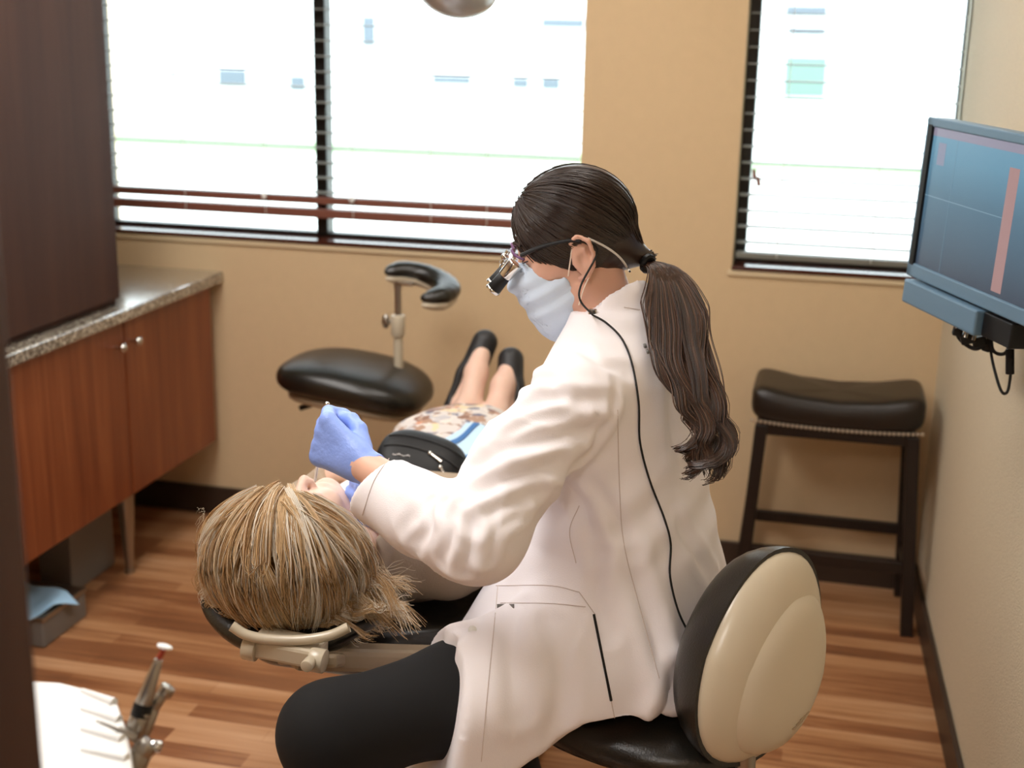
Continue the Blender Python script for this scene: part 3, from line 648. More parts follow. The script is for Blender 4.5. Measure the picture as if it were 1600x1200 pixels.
# ------------------------------------------------------------------ ceiling lights + dental lamp
for i, (x, y, pw) in enumerate(PANELS):
    cl = thing('ceiling_light', 'flat rectangular ceiling light panel, %s' % ['nearest the large window', 'nearest the right window', 'over the tray unit', 'nearest the front wall'][i], 'ceiling light', (x, y, CEIL), 'ceiling light panels')
    MB().bb((x-.31, y-.61, CEIL-.025), (x+.31, y+.61, CEIL), .004).build('frame', M['white'], cl)
    MB().bb((x-.285, y-.585, CEIL-.031), (x+.285, y+.585, CEIL-.026)).build('diffuser', emit('panel_diffuser_%d' % i, '#fff1de', 3), cl)
lp = atd(714, -12, 2.05)
dl = thing('dental_light', 'grey overhead dental light peeking in at the top edge', 'lamp', lp)
R = Matrix.Rotation(.25, 3, 'Y')
t = bmesh.new(); bmesh.ops.create_uvsphere(t, u_segments=32, v_segments=16, radius=1); bmesh.ops.scale(t, vec=(.062, .10, .05), verts=t.verts); bmesh.ops.transform(t, matrix=Matrix.Translation(lp+np.array([0, 0, .012])) @ R.to_4x4(), verts=t.verts)
b = MB(); b._merge(t, 0); b.build('housing', mat('lamp_grey', '#b9bec2', .3, metal=.3), dl, True)
MB().cyl(lp+np.array([0.01, 0, .04]), lp+np.array([.02, .05, .25]), .015, n=16).cyl(lp+np.array([.02, .05, .24]), lp+np.array([-.3, .45, .6]), .02, n=16).cyl(lp+np.array([-.3, .45, .55]), (lp[0]-.3, lp[1]+.45, CEIL), .025, n=16).build('arm', M['white'], dl, True)

# ================================================================== PEOPLE
def frame3(fwd, up):
    z = nrm(up); x = np.asarray(fwd, float); x = nrm(x-(x@z)*z); return np.array([x, np.cross(z, x), z])   # rows: fwd, left, up
def head_sdf(L, fem=True):
    """L: points in head space (x face, y left, z crown; origin between the ears), metres"""
    d = s_ell(L, (-.008, 0, .047), (.094, .074, .084))
    d = smin(d, s_ell(L, (.032, 0, -.012), (.052, .058, .075)), .03)
    d = smin(d, s_ell(L, (.04, 0, -.06), (.046, .044, .05)), .02)
    for sgn in (-1, 1):
        d = smin(d, s_cap(L, (.0, sgn*.052, -.048), (.062, sgn*.012, -.1), .016, .014), .025)       # jaw
        d = smin(d, s_ell(L, (.058, sgn*.038, -.018), (.02, .018, .018)), .02)                       # cheek bone
        d = smax(d, -s_ell(L, (.099, sgn*.032, .016), (.018, .018, .013)), .014)                     # socket
        d = smin(d, s_ell(L, (.072, sgn*.031, .014), (.0135, .014, .0125)), .004)                    # lidded eye
        nE = np.float32(1)
        AR = [(.010, .074, .012), (.005, .083, .030), (-.009, .091, .037), (-.024, .095, .026), (-.027, .093, .004), (-.021, .086, -.018), (-.008, .079, -.032), (.004, .074, -.034)]
        ear = chain(L, [(a, sgn*b, c) for a, b, c in AR], [.0032, .0042, .0046, .0046, .0042, .0042, .0058, .0050], .002)
        ear = smin(ear, s_ell(L, (-.009, sgn*.079, .0), (.019, .008, .031)), .004)
        ear = smin(ear, s_cap(L, (-.014, sgn*.088, .018), (-.012, sgn*.085, -.012), .0035), .003)
        ear = smax(ear, -s_ell(L, (-.007, sgn*.094, -.004), (.0085, .013, .015)), .003); ear = smax(ear, -s_ell(L, (-.009, sgn*.096, .022), (.0075, .009, .008)), .003)
        ear = smin(ear, s_ell(L, (.006, sgn*.076, -.006), (.005, .006, .006)), .003)
        d = smin(d, ear, .005)
    d = smin(d, s_cap(L, (.080, -.028, .037), (.080, .028, .037), .009), .016)                       # brow
    d = smin(d, s_cap(L, (.084, 0, .022), (.103, 0, -.02), .006, .010), .010)                        # nose
    for sgn in (-1, 1): d = smin(d, s_ell(L, (.093, sgn*.010, -.026), (.010, .007, .007)), .005)
    d = smin(d, s_cap(L, (.083, -.016, -.054), (.083, .016, -.054), .0055), .006)
    d = smin(d, s_cap(L, (.081, -.014, -.064), (.081, .014, -.064), .0065), .006)
    d = smin(d, s_ell(L, (.072, 0, -.098), (.016, .018, .014)), .014)
    return d

# ------------------------------------------------------------------ the dentist
F3 = np.array([-.95, .31, 0.]); F3 /= np.linalg.norm(F3); L3 = np.array([-F3[1], F3[0], 0.])   # her left
PC = np.array([-.25, 2.06, 0.])
person = thing('person', 'woman in white lab coat, dark ponytail and blue mask leaning over the patient', 'person', (PC[0], PC[1], 0))
Hd = np.array([-.406, 2.160, 1.338]); 
pit = math.radians(17); yw = nrm((-.975, -.24, 0)); 
HR = frame3(yw*math.cos(pit)-np.array([0, 0, math.sin(pit)]), np.array([0, 0, 1])*math.cos(pit)+yw*math.sin(pit))
def hw_(l): return Hd+l[0]*HR[0]+l[1]*HR[1]+l[2]*HR[2]
def toH(P): return (P-Hd.astype(np.float32))@HR.T.astype(np.float32)
# joints
S_L = np.array([-.365, 1.955, 1.130]); E_L = np.array([-.475, 1.768, .978]); C_L = np.array([-.648, 1.862, .990]); W_L = np.array([-.684, 1.890, 1.016])
neck_b = np.array([-.325, 2.14, 1.21]); S_R = neck_b-L3*.17+np.array([-.0, 0, -.06]); E_R = atd(830, 800, 2.38); W_R = atd(672, 806, 2.30)
K_L = np.array([-.675, 1.70, .645]); K_R = np.array([-.57, 2.30, .41]); HP_L = PC+L3*.09+np.array([0, 0, .70]); HP_R = PC-L3*.09+np.array([0, 0, .70])
A_L = np.array([-.56, 1.72, .12]); A_R = np.array([-.47, 2.16, .12])
# left hand (closed round the mirror handle)
hd_ = nrm(np.array([-.125, .045, .042])); hu = nrm(np.array([.12, .1, 1.])-hd_*(np.array([.12, .1, 1.])@hd_)); hn = np.cross(hu, hd_); 
if hn[1] < 0: hn = -hn
def HL(d, u, n): return W_L+hd_*d+hu*u+hn*n
def hand_sdf(P, g=0.):
    d = s_cap(P, HL(-.03, 0, 0), HL(.02, 0, 0), .026+g, .025+g, hn, .8)
    for (u0, u1) in ((.014, .030), (.004, .010), (-.006, -.010), (-.014, -.028)):
        d = smin(d, s_cap(P, HL(.015, u0, 0), HL(.093, u1*1.1, .0), .017+g, .0132+g, hn, .85), .012)
    for (u, bl, sc1) in ((.034, .098, 1.05), (.012, .100, 1.1), (-.011, .096, 1.05), (-.032, .088, .9)):
        k = HL(bl, u, .002); p1 = k+(hd_*.026+hn*.034+hu*(-.004))*sc1; p2 = p1+(-hd_*.012+hn*.024-hu*.002)*sc1; p3 = p2+(-hd_*.022+hn*.004)*sc1
        d = smin(d, chain(P, [k, p1, p2, p3], [.0122+g, .0102+g, .0092+g, .008+g], .004), .006)
    t0 = HL(.025, .018, .016); t1 = HL(.055, .034, .034); t2 = HL(.082, .036, .046); t3 = HL(.102, .030, .048)
    d = smin(d, chain(P, [t0, t1, t2, t3], [.014+g, .0115+g, .0100+g, .0085+g], .006), .008)
    return d
RW = W_R
def handR(P, g=0.):
    f = nrm(np.array([-.93, -.18, .12])); u = np.array([0, .1, 1.]); u = nrm(u-f*(u@f)); n = np.cross(f, u)
    q = lambda a, b, c: RW+f*a+u*b+n*c
    d = s_cap(P, q(-.03, 0, 0), q(.02, 0, 0), .026+g, .025+g, n, .8)
    for (u0, u1) in ((.012, .028), (.004, .010), (-.005, -.009), (-.012, -.027)): d = smin(d, s_cap(P, q(.01, u0, 0), q(.085, u1, 0), .015+g, .012+g, n, .85), .012)
    for (b_, l, sc1) in ((.030, .09, 1), (.010, .092, 1.06), (-.010, .09, 1), (-.028, .082, .85)):
        k = q(l, b_, 0); p1 = k+(f*.036+n*.014)*sc1; p2 = p1+(f*.016+n*.02)*sc1; p3 = p2+(f*.004+n*.02)*sc1
        d = smin(d, chain(P, [k, p1, p2, p3], [.011+g, .0095+g, .0085+g, .0075+g], .004), .005)
    d = smin(d, chain(P, [q(.02, .022, .004), q(.055, .045, .018), q(.085, .045, .032), q(.105, .035, .036)], [.014+g, .0115+g, .0095+g, .008+g], .006), .008)
    return d
TZ = np.array([.50, .60, .68, .74, .80, .88, .97, 1.08, 1.15, 1.195, 1.225, 1.25])
CF = np.array([.03, .02, .00, .00, .00, .015, .045, .068, .078, .088, .098, .104])
CLl = np.array([0, 0, 0, 0, 0, 0, -.012, -.025, -.033, -.037, -.04, -.04])
RF = np.array([.36, .35, .325, .29, .245, .190, .145, .115, .098, .085, .072, .064])
RFb = np.array([.20, .20, .19, .17, .15, .14, .135, .115, .098, .085, .072, .064])
RB = np.array([.19, .175, .152, .134, .120, .118, .120, .116, .104, .090, .072, .060])
RL = np.array([.255, .25, .24, .22, .19, .168, .170, .182, .165, .120, .078, .062])
def torso_sdf(P, inset=0.):
    Q = P-PC.astype(np.float32); f = Q@F3.astype(np.float32); l = Q@L3.astype(np.float32); z = P[..., 2]
    it = lambda A_: np.interp(z, TZ, A_).astype(np.float32)
    ff = f-it(CF); ll = l-it(CLl); rf = np.where(ff > 0, it(RFb if inset else RF), it(RB))-inset; rl = it(RL)-inset*(1+.6*(z < .85))
    k = (np.abs(ff/rf)**2.3+np.abs(ll/rl)**2.3)**(1/2.3); d = (k-1)*np.minimum(rf, rl)*.9
    if inset: return np.maximum(np.maximum(d, z-1.235), .66-z)
    return np.maximum(d, z-1.246)
def dentist_body(P):
    L = toH(P); d = head_sdf(L)
    nk = s_cap(P, hw_((-.022, 0, -.035)), neck_b+[-.012, .0, 0], .048, .053); d = smin(d, nk, .03)
    d = smin(d, torso_sdf(P, .028), .02)
    d = smin(d, chain(P, [neck_b+[0, 0, -.05], S_L], [.05, .046], .04), .03); d = smin(d, chain(P, [neck_b+[0, 0, -.05], S_R], [.05, .046], .04), .03)
    d = smin(d, chain(P, [S_L, E_L, W_L], [.045, .038, .0255], .02), .02)
    d = smin(d, chain(P, [S_R, E_R, W_R], [.045, .038, .0255], .02), .02)
    d = smin(d, hand_sdf(P), .006); d = smin(d, handR(P), .006)
    for (h, k, a) in ((HP_L, K_L, A_L), (HP_R, K_R, A_R)):
        d = smin(d, chain(P, [h, k, a], [.085, .055, .035], .03), .04)
        d = smin(d, s_cap(P, a+[0, 0, -.06], a+np.array([-.15, 0, -.075]), .03, .025), .02)
    return d
body_o, body_b = body_obj('body', dentist_body, (-.92, 1.55, .0), (-.05, 2.45, 1.52), .0042, M['skin'], person, 1)

# lab coat
TD = nrm(K_L-HP_L)
def coat_sdf(P):
    Q = P-PC.astype(np.float32); f = Q@F3.astype(np.float32); z = P[..., 2]
    d = torso_sdf(P)
    # front panel lying over the left thigh and hanging down beside it
    Pz = P.copy(); ax = HP_L[2]+(P@TD.astype(np.float32)-HP_L@TD)*TD[2]; Pz[..., 2] = z+np.clip(ax-z, 0, .3)
    th_ = s_cap(Pz, HP_L+[0, 0, .0], HP_L+TD*.40, .128, .112)
    u_ = (P-HP_L.astype(np.float32))@TD.astype(np.float32)
    th_ = np.maximum(th_, u_-(.30+.30*(.70-z)))
    d = smin(d, th_, .05)
    d = smin(d, s_cap(P, neck_b+[0, 0, -.045], S_L+L3*-.02+[0, 0, .0], .073, .074), .04)
    d = smin(d, s_cap(P, neck_b+[0, 0, -.045], S_R+L3*.02, .07, .078), .04)
    # sleeves
    slL = chain(P, [S_L, (S_L+E_L)/2+[-.01, 0, -.004], E_L+[.012, 0, -.01], (E_L+C_L)/2+[0, 0, -.012], C_L], [.070, .068, .067, .059, .059], .03)
    slR = chain(P, [S_R, E_R, W_R], [.074, .064, .05], .03)
    d = smin(d, slL, .022); d = smin(d, slR, .03)
    # collar: band standing round the neck
    cdir = nrm(hw_((-.028, 0, -.03))-neck_b); c0_ = neck_b+cdir*.0
    col = s_cap(P, c0_+[0.01, 0, -.03], c0_+cdir*.05+np.array([.010, 0, 0]), .080, .064); col = np.maximum(col, (V3(P, c0_+cdir*.046)@nrm(cdir+F3*.42).astype(np.float32)))
    d = smin(d, col, .012)
    # openings: hem, neck, cuffs
    hem = .668-.9*np.clip(f+.03, 0, .26)
    d = np.maximum(d, hem-z)
    inner = smin(s_cap(P, c0_+[0, 0, -.01], c0_+cdir*.10, .056, .060), s_ell(P, PC+F3*.1+[0, 0, .5], (.2, .2, .12)), .001)
    d = smax(d, -inner, .004)
    cd = nrm(C_L-(E_L+C_L)/2); cn = nrm(cd+np.array([0, 0, .5]))
    d = np.maximum(d, np.where(slL < .03, (V3(P, C_L+cd*.008)@cn.astype(np.float32)), -1))
    d = np.maximum(d, -s_cap(P, C_L-cd*.035, C_L+cd*.09, .046, .052))
    cd2 = nrm(W_R-E_R); d = np.maximum(d, np.where(slR < .03, V3(P, W_R-cd2*.02)@cd2.astype(np.float32), -1))
    d = np.maximum(d, -s_cap(P, W_R-cd2*.06, W_R+cd2*.05, .040, .044))
    return d
def seg_t(V, a, b):
    ba = b-a; t = (V-a)@ba/(ba@ba); q = V-a-np.clip(t, 0, 1)[:, None]*ba; return t, np.linalg.norm(q, axis=1)
def coat_disp(V):
    d = .0025*wav(V, 3, 9)+.0012*wav(V, 5, 26)
    z = V[:, 2]; Q = V-PC; f = Q@F3; l = Q@L3
    # vertical drape folds in the skirt
    low = np.clip((.86-z)/.16, 0, 1); ang_ = np.arctan2(l, f)
    arm_t, arm_d = seg_t(V, S_L, E_L); fa_t, fa_d = seg_t(V, E_L, C_L)
    isarm = np.clip((.105-np.minimum(arm_d, fa_d))/.02, 0, 1)
    d += (1-isarm)*low*(.0055*np.sin(ang_*7+z*5+1)+.003*np.sin(ang_*15-z*9))
    # waist pulls
    wz = np.exp(-((z-.97)/.09)**2)*(1-isarm); d += wz*.003*np.sin(z*70+f*45+l*20+2*wav(V, 8, 12))
    # sleeve folds: diagonal rings that gather near the elbow
    def rid(ph): return 1-np.abs(np.sin(ph))**.7
    e_up = np.exp(-((arm_t-.95)/.35)**2)*np.clip((.11-arm_d)/.02, 0, 1)
    e_fa = np.exp(-((fa_t-.1)/.4)**2)*np.clip((.10-fa_d)/.02, 0, 1)
    side = (V-E_L)@nrm(np.array([-.3, .2, .9]))
    d += .0065*e_up*(rid(arm_t*9+side*34+1.8*wav(V, 11, 12))-.35)
    d += .006*e_fa*(rid(fa_t*8-side*34+.6+1.6*wav(V, 12, 12))-.35)
    mid = np.exp(-((arm_t-.35)/.3)**2)*np.clip((.12-arm_d)/.02, 0, 1)
    d += .0045*mid*(rid(arm_t*8-side*18+2+1.5*wav(V, 13, 10))-.4)
    return d
FOLDS = [([(960, 598), (957, 642), (918, 706), (874, 740)], .0035, .008), ([(808, 604), (849, 592), (871, 614)], .006, .010), ([(786, 655), (849, 625), (950, 627)], .006, .011),
 ([(773, 690), (830, 663), (905, 645)], .005, .009), ([(741, 730), (805, 695), (931, 668)], .008, .012), ([(735, 775), (798, 750), (874, 725)], .007, .011), ([(700, 790), (708, 832), (694, 878)], .006, .010),
 ([(724, 796), (738, 838), (724, 888)], .007, .010), ([(747, 820), (792, 790), (840, 765)], .007, .011), ([(676, 785), (668, 825), (650, 855)], .005, .010), ([(760, 868), (775, 830), (820, 800)], .005, .009), ([(640, 735), (660, 775), (640, 830)], .003, .012),
 ([(884, 750), (912, 800), (930, 860)], .006, .014), ([(905, 735), (950, 790), (990, 860)], .004, .012), ([(982, 877), (1020, 978), (1042, 1073)], .007, .014), ([(805, 950), (798, 1030), (805, 1110)], .006, .016), ([(712, 985), (700, 1060), (690, 1140)], .006, .013),
 ([(1051, 800), (1080, 850), (1112, 905)], .006, .013), ([(1015, 1145), (1040, 1100), (1055, 1050)], .009, .014), ([(880, 1185), (950, 1140), (1000, 1125)], .007, .014), ([(860, 980), (880, 1060), (870, 1150)], .005, .016), ([(940, 870), (930, 930), (950, 990)], .004, .013), ([(1060, 560), (1050, 640), (1060, 720)], .004, .015), ([(905, 545), (940, 570), (975, 580)], .003, .012)]
coat_o, coat_b = body_obj('lab_coat', coat_sdf, (-.78, 1.62, .42), (.08, 2.46, 1.30), .005, M['coat'], person, 3, coat_disp, FOLDS)
def seam(name, pts, r=.0007, mt='seam', n=30, par=None, off=.0006, bvh=None):
    pp = catmull([(x, y, 0) for x, y in pts], n); P3 = np.array([hit(p[0], p[1], bvh or coat_b, off) for p in pp])
    return MB().tube(P3, r, 6).build(name, M[mt], par or coat_o, True)
for pts in ([(965, 640), (968, 760), (975, 850), (1000, 950), (1030, 1060)], [(775, 915), (860, 915), (905, 925)], [(782, 942), (860, 943), (915, 948)], [(778, 915), (770, 1000), (760, 1100), (752, 1190)], [(905, 925), (930, 960)], [(955, 1095), (962, 1130)], [(975, 480), (1000, 484)], [(900, 880), (890, 830), (905, 790)]): seam('seam', pts)
seam('cuff_hem', [(608, 716), (584, 752), (566, 805)])
seam('vent_edge', [(928, 960), (940, 1020), (955, 1095)], .0022, 'black')
p0 = hit(790, 949, coat_b, .003); p1 = hit(803, 949, coat_b, .003); p2 = hit(777, 949, coat_b, .003)
lb = MB().beam(p2, p1, .011, .0015, .0003, up=tuple(nrm(CAM-p0))).build('woven_tag', M['grey'], coat_o)
pb = hit(738, 984, coat_b, .001); MB().cyl(pb, pb+nrm(CAM-pb)*.002, .0068, n=20, bevel=.0006).build('button', M['white'], coat_o, True)
for (a, b_) in (((1007, 538), (1008, 543)), ((1011, 547), (1013, 552))): MB().cyl(hit(*a, coat_b), hit(*b_, coat_b), .0028, n=8).build('emblem', M['grey'], coat_o, True)

# trousers
def pants_sdf(P):
    d = None
    for (h, k, a) in ((HP_L, K_L, A_L), (HP_R, K_R, A_R)):
        e = chain(P, [h, h*.45+k*.55+np.array([0, 0, .004]), k, k*.4+a*.6, a], [.100, .084, .074, .068, .062], .04); d = e if d is None else smin(d, e, .03)
    d = smin(d, s_ell(P, PC+[0, 0, .73], (.15, .15, .12)), .04)
    return d
body_obj('trousers', pants_sdf, (-.9, 1.55, .03), (-.05, 2.45, .9), .008, M['pants'], person, 2, lambda V: .003*wav(V, 21, 18)+.002*wav(V, 22, 40))
for a in (A_L, A_R):
    body_obj('shoe', lambda P, a=a: np.maximum(smin(s_cap(P, a+[.02, 0, -.07], a+np.array([-.16, 0, -.085]), .042, .034), s_cap(P, a+[.01, 0, -.03], a+[0, 0, -.07], .045, .045), .02), -(P[..., 2]-.003)), a+[-.24, -.08, -.12], a+[.1, .08, .03], .005, M['shoe'], person)
# gloves
def glove_sdf(P):
    d = hand_sdf(P, .0016); wv = -(V3(P, HL(-.012, 0, 0))@hd_.astype(np.float32)); d = np.maximum(d, wv)
    cu = s_cap(P, HL(-.016, 0, 0), HL(.004, 0, 0), .0315, .029, hn, .85); cu = np.maximum(cu, -(V3(P, HL(-.020, 0, 0))@hd_.astype(np.float32))); return smin(d, np.maximum(cu, V3(P, HL(.01, 0, 0))@hd_.astype(np.float32)), .004)
body_obj('glove', glove_sdf, np.array(W_L)-.16, np.array(W_L)+.16, .0028, M['glove'], person, 2, lambda V: .0008*wav(V, 31, 90)+.0012*wav(V, 32, 45)*np.clip(1.2-((V-W_L)@hd_)/.05, 0, 1))
body_obj('glove', lambda P: np.maximum(handR(P, .0016), -(V3(P, W_R)@nrm(np.array([-.93, -.18, .12])).astype(np.float32))-.012), W_R-.19, W_R+.15, .004, M['glove'], person)

# mask
def mask_sdf(P, g=0.):
    L = toH(P)
    d = s_ell(L, (.035, 0, -.038), (.080+g, .064+g, .072+g)); d = smin(d, s_ell(L, (.050, 0, -.088), (.052+g, .052+g, .060+g)), .025)
    d = smin(d, s_cap(L, (.088, 0, .008), (.112, 0, -.030), .006+g, .013+g), .02)
    return d
def mask_shell(P):
    L = toH(P); x, z = L[..., 0], L[..., 2]; d = np.maximum(mask_sdf(P), -mask_sdf(P, -.004))
    top = np.interp(x, [.02, .055, .085, .12], [-.028, -.024, .008, .012]); back = np.interp(z, [-.15, -.05, -.02], [.012, .018, .03])
    return np.maximum(np.maximum(d, z-top), back-x)
mk, mask_b = body_obj('face_mask', mask_shell, Hd-.2, Hd+.17, .0028, M['mask'], person, 2, lambda V: .0022*np.sin(((V-Hd)@HR.T)[:, 2]*190+((V-Hd)@HR.T)[:, 0]*60)*np.exp(-((((V-Hd)@HR.T)[:, 2]+.055)/.04)**2)+.0006*wav((V-Hd)@HR.T, 41, 40))
for pts in ([(.022, .066, -.026), (.012, .078, .0), (.0, .083, .026), (-.012, .083, .03)], [(.018, .062, -.078), (.002, .074, -.05), (-.008, .082, -.036), (-.018, .085, -.02)]):
    MB().tube(catmull([hw_(p_) for p_ in pts], 20), .0013, 6).build('ear_loop', M['elastic'], mk, True)

# hair: scalp mass and strands swept to the tie
TIE = hw_((-.126, 0, -.045))
def zb(x): return np.interp(x, [-.12, -.085, -.045, -.022, -.016, .012, .055, .095], [-.10, -.105, -.080, -.025, .03, .036, .044, .080])
def hair_sdf(P):
    L = toH(P); d = s_ell(L, (-.010, 0, .046), (.105, .084, .095)); d = smin(d, s_cap(L, (-.06, 0, -.01), (-.112, 0, -.044), .05, .014), .03)
    return smax(d, zb(L[..., 0])-L[..., 2], .004)
def strand_mesh(name, paths, r, mt, parent, taper=None, n=3):
    V, F = tube_arrays(paths, r, n, taper); return link(name, mesh_from(name, V, F), mt, parent, True)
hair_o, hair_b = body_obj('hair', hair_sdf, Hd-.19, Hd+.2, .0035, M['hair'], person, 2, lambda V: .0012*wav((V-Hd)@HR.T, 51, 90, (.3, 1, 1)))
N = 1500; hc = np.array([-.010, 0, .046]); hr = np.array([.106, .085, .096]); paths = []
end_l = np.array([-.117, 0, -.046])
for i in range(N):
    x0_ = rng.uniform(-.108, .088); sgn = 1 if rng.random() < .72 else -1
    z0_ = float(zb(x0_))+.004+abs(rng.normal())*.03*(rng.random() < .55)+(rng.random() < .35)*rng.uniform(0, .08)
    u = np.array([(x0_-hc[0])/hr[0], 0, (z0_-hc[2])/hr[2]]); q = u@u
    if q > .98: u *= .985/math.sqrt(q); q = u@u
    u[1] = sgn*math.sqrt(max(0.0, 1-q)); e = nrm((end_l-hc)/hr+rng.normal(size=3)*.04); om = math.acos(np.clip(u@e, -1, 1)); P_ = []
    lift = 1.004+rng.random()*.018
    for k in range(16):
        t_ = k/15; s_ = (math.sin((1-t_)*om)*u+math.sin(t_*om)*e)/max(math.sin(om), 1e-3); s_[2] -= .10*math.sin(math.pi*t_)*(1-abs(u[0])*.3); s_ = nrm(s_)*lift
        p_ = hc+s_*hr; w_ = max(0, (t_-.8)/.2)
        P_.append(hw_(p_*(1-w_)+(end_l+rng.normal(size=3)*.004)*w_))
    paths.append(P_)
strand_mesh('strands', paths, rng.uniform(.0006, .0012, N), [M['hair']], hair_o)
# pony tail
def ptail():
    px = [(1012, 412, 2.205), (1042, 428, 2.17), (1056, 480, 2.13), (1062, 540, 2.09), (1082, 600, 2.06), (1106, 650, 2.04), (1112, 695, 2.03), (1090, 742, 2.03)]
    wd_ = np.array([.012, .028, .052, .048, .042, .038, .034, .022])
    G = catmull([atd(*p_) for p_ in px], 40); Wd = np.interp(np.linspace(0, 7, 40), range(8), wd_); P_ = []; ct_ = np.linspace(0, 1, 40)
    side = np.array([.98, .15, 0]); dep = np.array([-.1, .8, .5])
    core = []
    for i in range(1300):
        a = rng.random()*6.28; r_ = math.sqrt(rng.random())*(.97 if rng.random() < .92 else 1.15); lock = int(a/6.28*9); ph = lock*1.7; f_ = 7+lock % 3*1.6; L_ = rng.uniform(.8, 1.03)
        t_ = ct_*L_; g_ = np.stack([np.interp(t_, ct_, G[:, c]) for c in range(3)], 1); w_ = np.interp(t_, ct_, Wd)
        wv = .012*np.clip(t_*1.6-.35, 0, 1)*np.sin(f_*t_*2.2+ph); wv2 = .010*np.clip(t_*1.6-.35, 0, 1)*np.cos(f_*t_*2.2+ph)
        curl = np.clip((t_-.72)/.28, 0, 1)
        off = (r_*math.cos(a)*w_+wv+curl*.022*np.sin(t_*26+ph))[:, None]*side+(r_*math.sin(a)*w_*.6+wv2+curl*.016*np.cos(t_*26+ph))[:, None]*dep
        P_.append(g_+off)
    return P_, G, Wd
PT, G, Wd = ptail()
for k_, mt_ in enumerate((M['hair'], M['hair'], mat('chestnut_strand', '#4a2e20', .34, spec=.7), mat('light_brown_strand', '#5e4434', .34, spec=.7))):
    q_ = PT[k_::4] if k_ < 2 else PT[k_::4]
    strand_mesh('ponytail', q_, rng.uniform(.0007, .0013, len(q_)), [mt_], hair_o, np.linspace(1, .5, 40))
a_ = nrm(G[3]-G[0]); MB().tube([G[0]+.014*(math.cos(t_)*np.cross(a_, [0, 1, 0])+math.sin(t_)*np.cross(a_, np.cross(a_, [0, 1, 0]))) for t_ in np.linspace(0, 6.28, 24)], .006, 8).build('hair_tie', M['black'], hair_o, True)

MB().tube(catmull([hw_((.0925, .012, .040)), hw_((.094, .026, .045)), hw_((.084, .046, .040))], 12), .0026, 6).build('eyebrow', M['hair'], hair_o, True)
MB().tube(catmull([hw_((.087, .018, .012)), hw_((.0895, .031, .009)), hw_((.080, .045, .012))], 12), .0012, 6).build('eyelashes', M['hair'], hair_o, True)

# loupes
lo_ = thing('magnifying_loupes', 'magnifier glasses with two black barrels and strap on her face', 'glasses', hw_((.1, 0, .02)))
for sg in (1, -1):
    a0 = hw_((.100, sg*.031, .012)); dr = nrm(HR[0]*.80-HR[2]*.55-sg*HR[1]*.10)
    MB().cyl(a0, a0+dr*.030, .013, .012, n=24, bevel=.002).build('eyepiece', M['chrome'], lo_, True)
    MB().cyl(a0+dr*.026, a0+dr*.058, .0105, .0125, n=24, bevel=.002).build('barrel', M['black'], lo_, True)
    MB().cyl(a0+dr*.057, a0+dr*.063, .0135, .0135, n=24, bevel=.002).build('objective_ring', M['chrome'], lo_, True)
    MB().tube(catmull([hw_((.098, sg*.006, .028)), hw_((.101, sg*.03, .036)), hw_((.096, sg*.056, .028)), hw_((.084, sg*.066, .02))], 20), .0024, 8).build('rim', mat('purple_rim', '#6c4a72', .3), lo_, True)
    MB().tube(catmull([hw_((.088, sg*.066, .028)), hw_((.05, sg*.074, .034)), hw_((.01, sg*.084, .034)), hw_((-.012, sg*.090, .028))], 20), .0034, 8).build('temple_arm', M['black'], lo_, True)
MB().sph(hw_((.116, 0, .022)), .007).cyl(hw_((.108, 0, .03)), hw_((.125, 0, .012)), .0045, n=12).build('hinge', M['chrome'], lo_, True)
MB().cyl(hw_((.112, .03, .0)), hw_((.112, -.03, .0)), .0035, n=10).build('bridge_bar', M['chrome'], lo_, True)
st_pts = [(918, 372), (945, 385), (968, 402), (984, 424)]
P3 = np.array([hit(p_[0], p_[1], hair_b, .003) for p_ in catmull([(x, y, 0) for x, y in st_pts], 20)]); MB().tube(P3, .0019, 8).build('strap', M['cord'], lo_, True)
cb_px = catmull([(926, 492, 0), (948, 505, 0), (972, 530, 0), (988, 570, 0), (998, 630, 0), (1000, 690, 0), (1015, 750, 0), (1038, 810, 0), (1048, 850, 0), (1047, 900, 0), (1060, 955, 0), (1082, 1000, 0)], 90)
P3 = [hit(p_[0], p_[1], coat_b, .003) for p_ in cb_px]
up_px = [hw_((-.022, .092, .030)), hw_((-.034, .088, .004)), atd(908, 445, 2.10), atd(907, 470, 2.09)]
MB().tube(np.vstack([catmull(up_px+[P3[0]], 24)[:-1], P3]), .0017, 8).build('cable', M['blackrub'], lo_, True)
cp = hit(926, 488, coat_b, .004); MB().box(cp, (.014, .006, .012), None, .002).build('cable_clip', M['chrome'], lo_)

# mirror held in the glove
m0 = atd(511, 632, 2.22); tipm = atd(492, 752, 2.24)
hm = thing('dental_mirror', 'slim steel dental instrument held in the blue glove above the patient mouth', 'dental instrument', m0)
MB().cyl(m0, m0*.4+tipm*.6, .0034, .003, n=14).build('handle', M['steel'], hm, True)
MB().cyl(m0*.4+tipm*.6, tipm, .003, .0022, n=12).build('shank', mat('white_steel', '#e8e0d8', .4), hm, True); MB().sph(m0, .0048).build('end_knob', M['chrome'], hm, True)

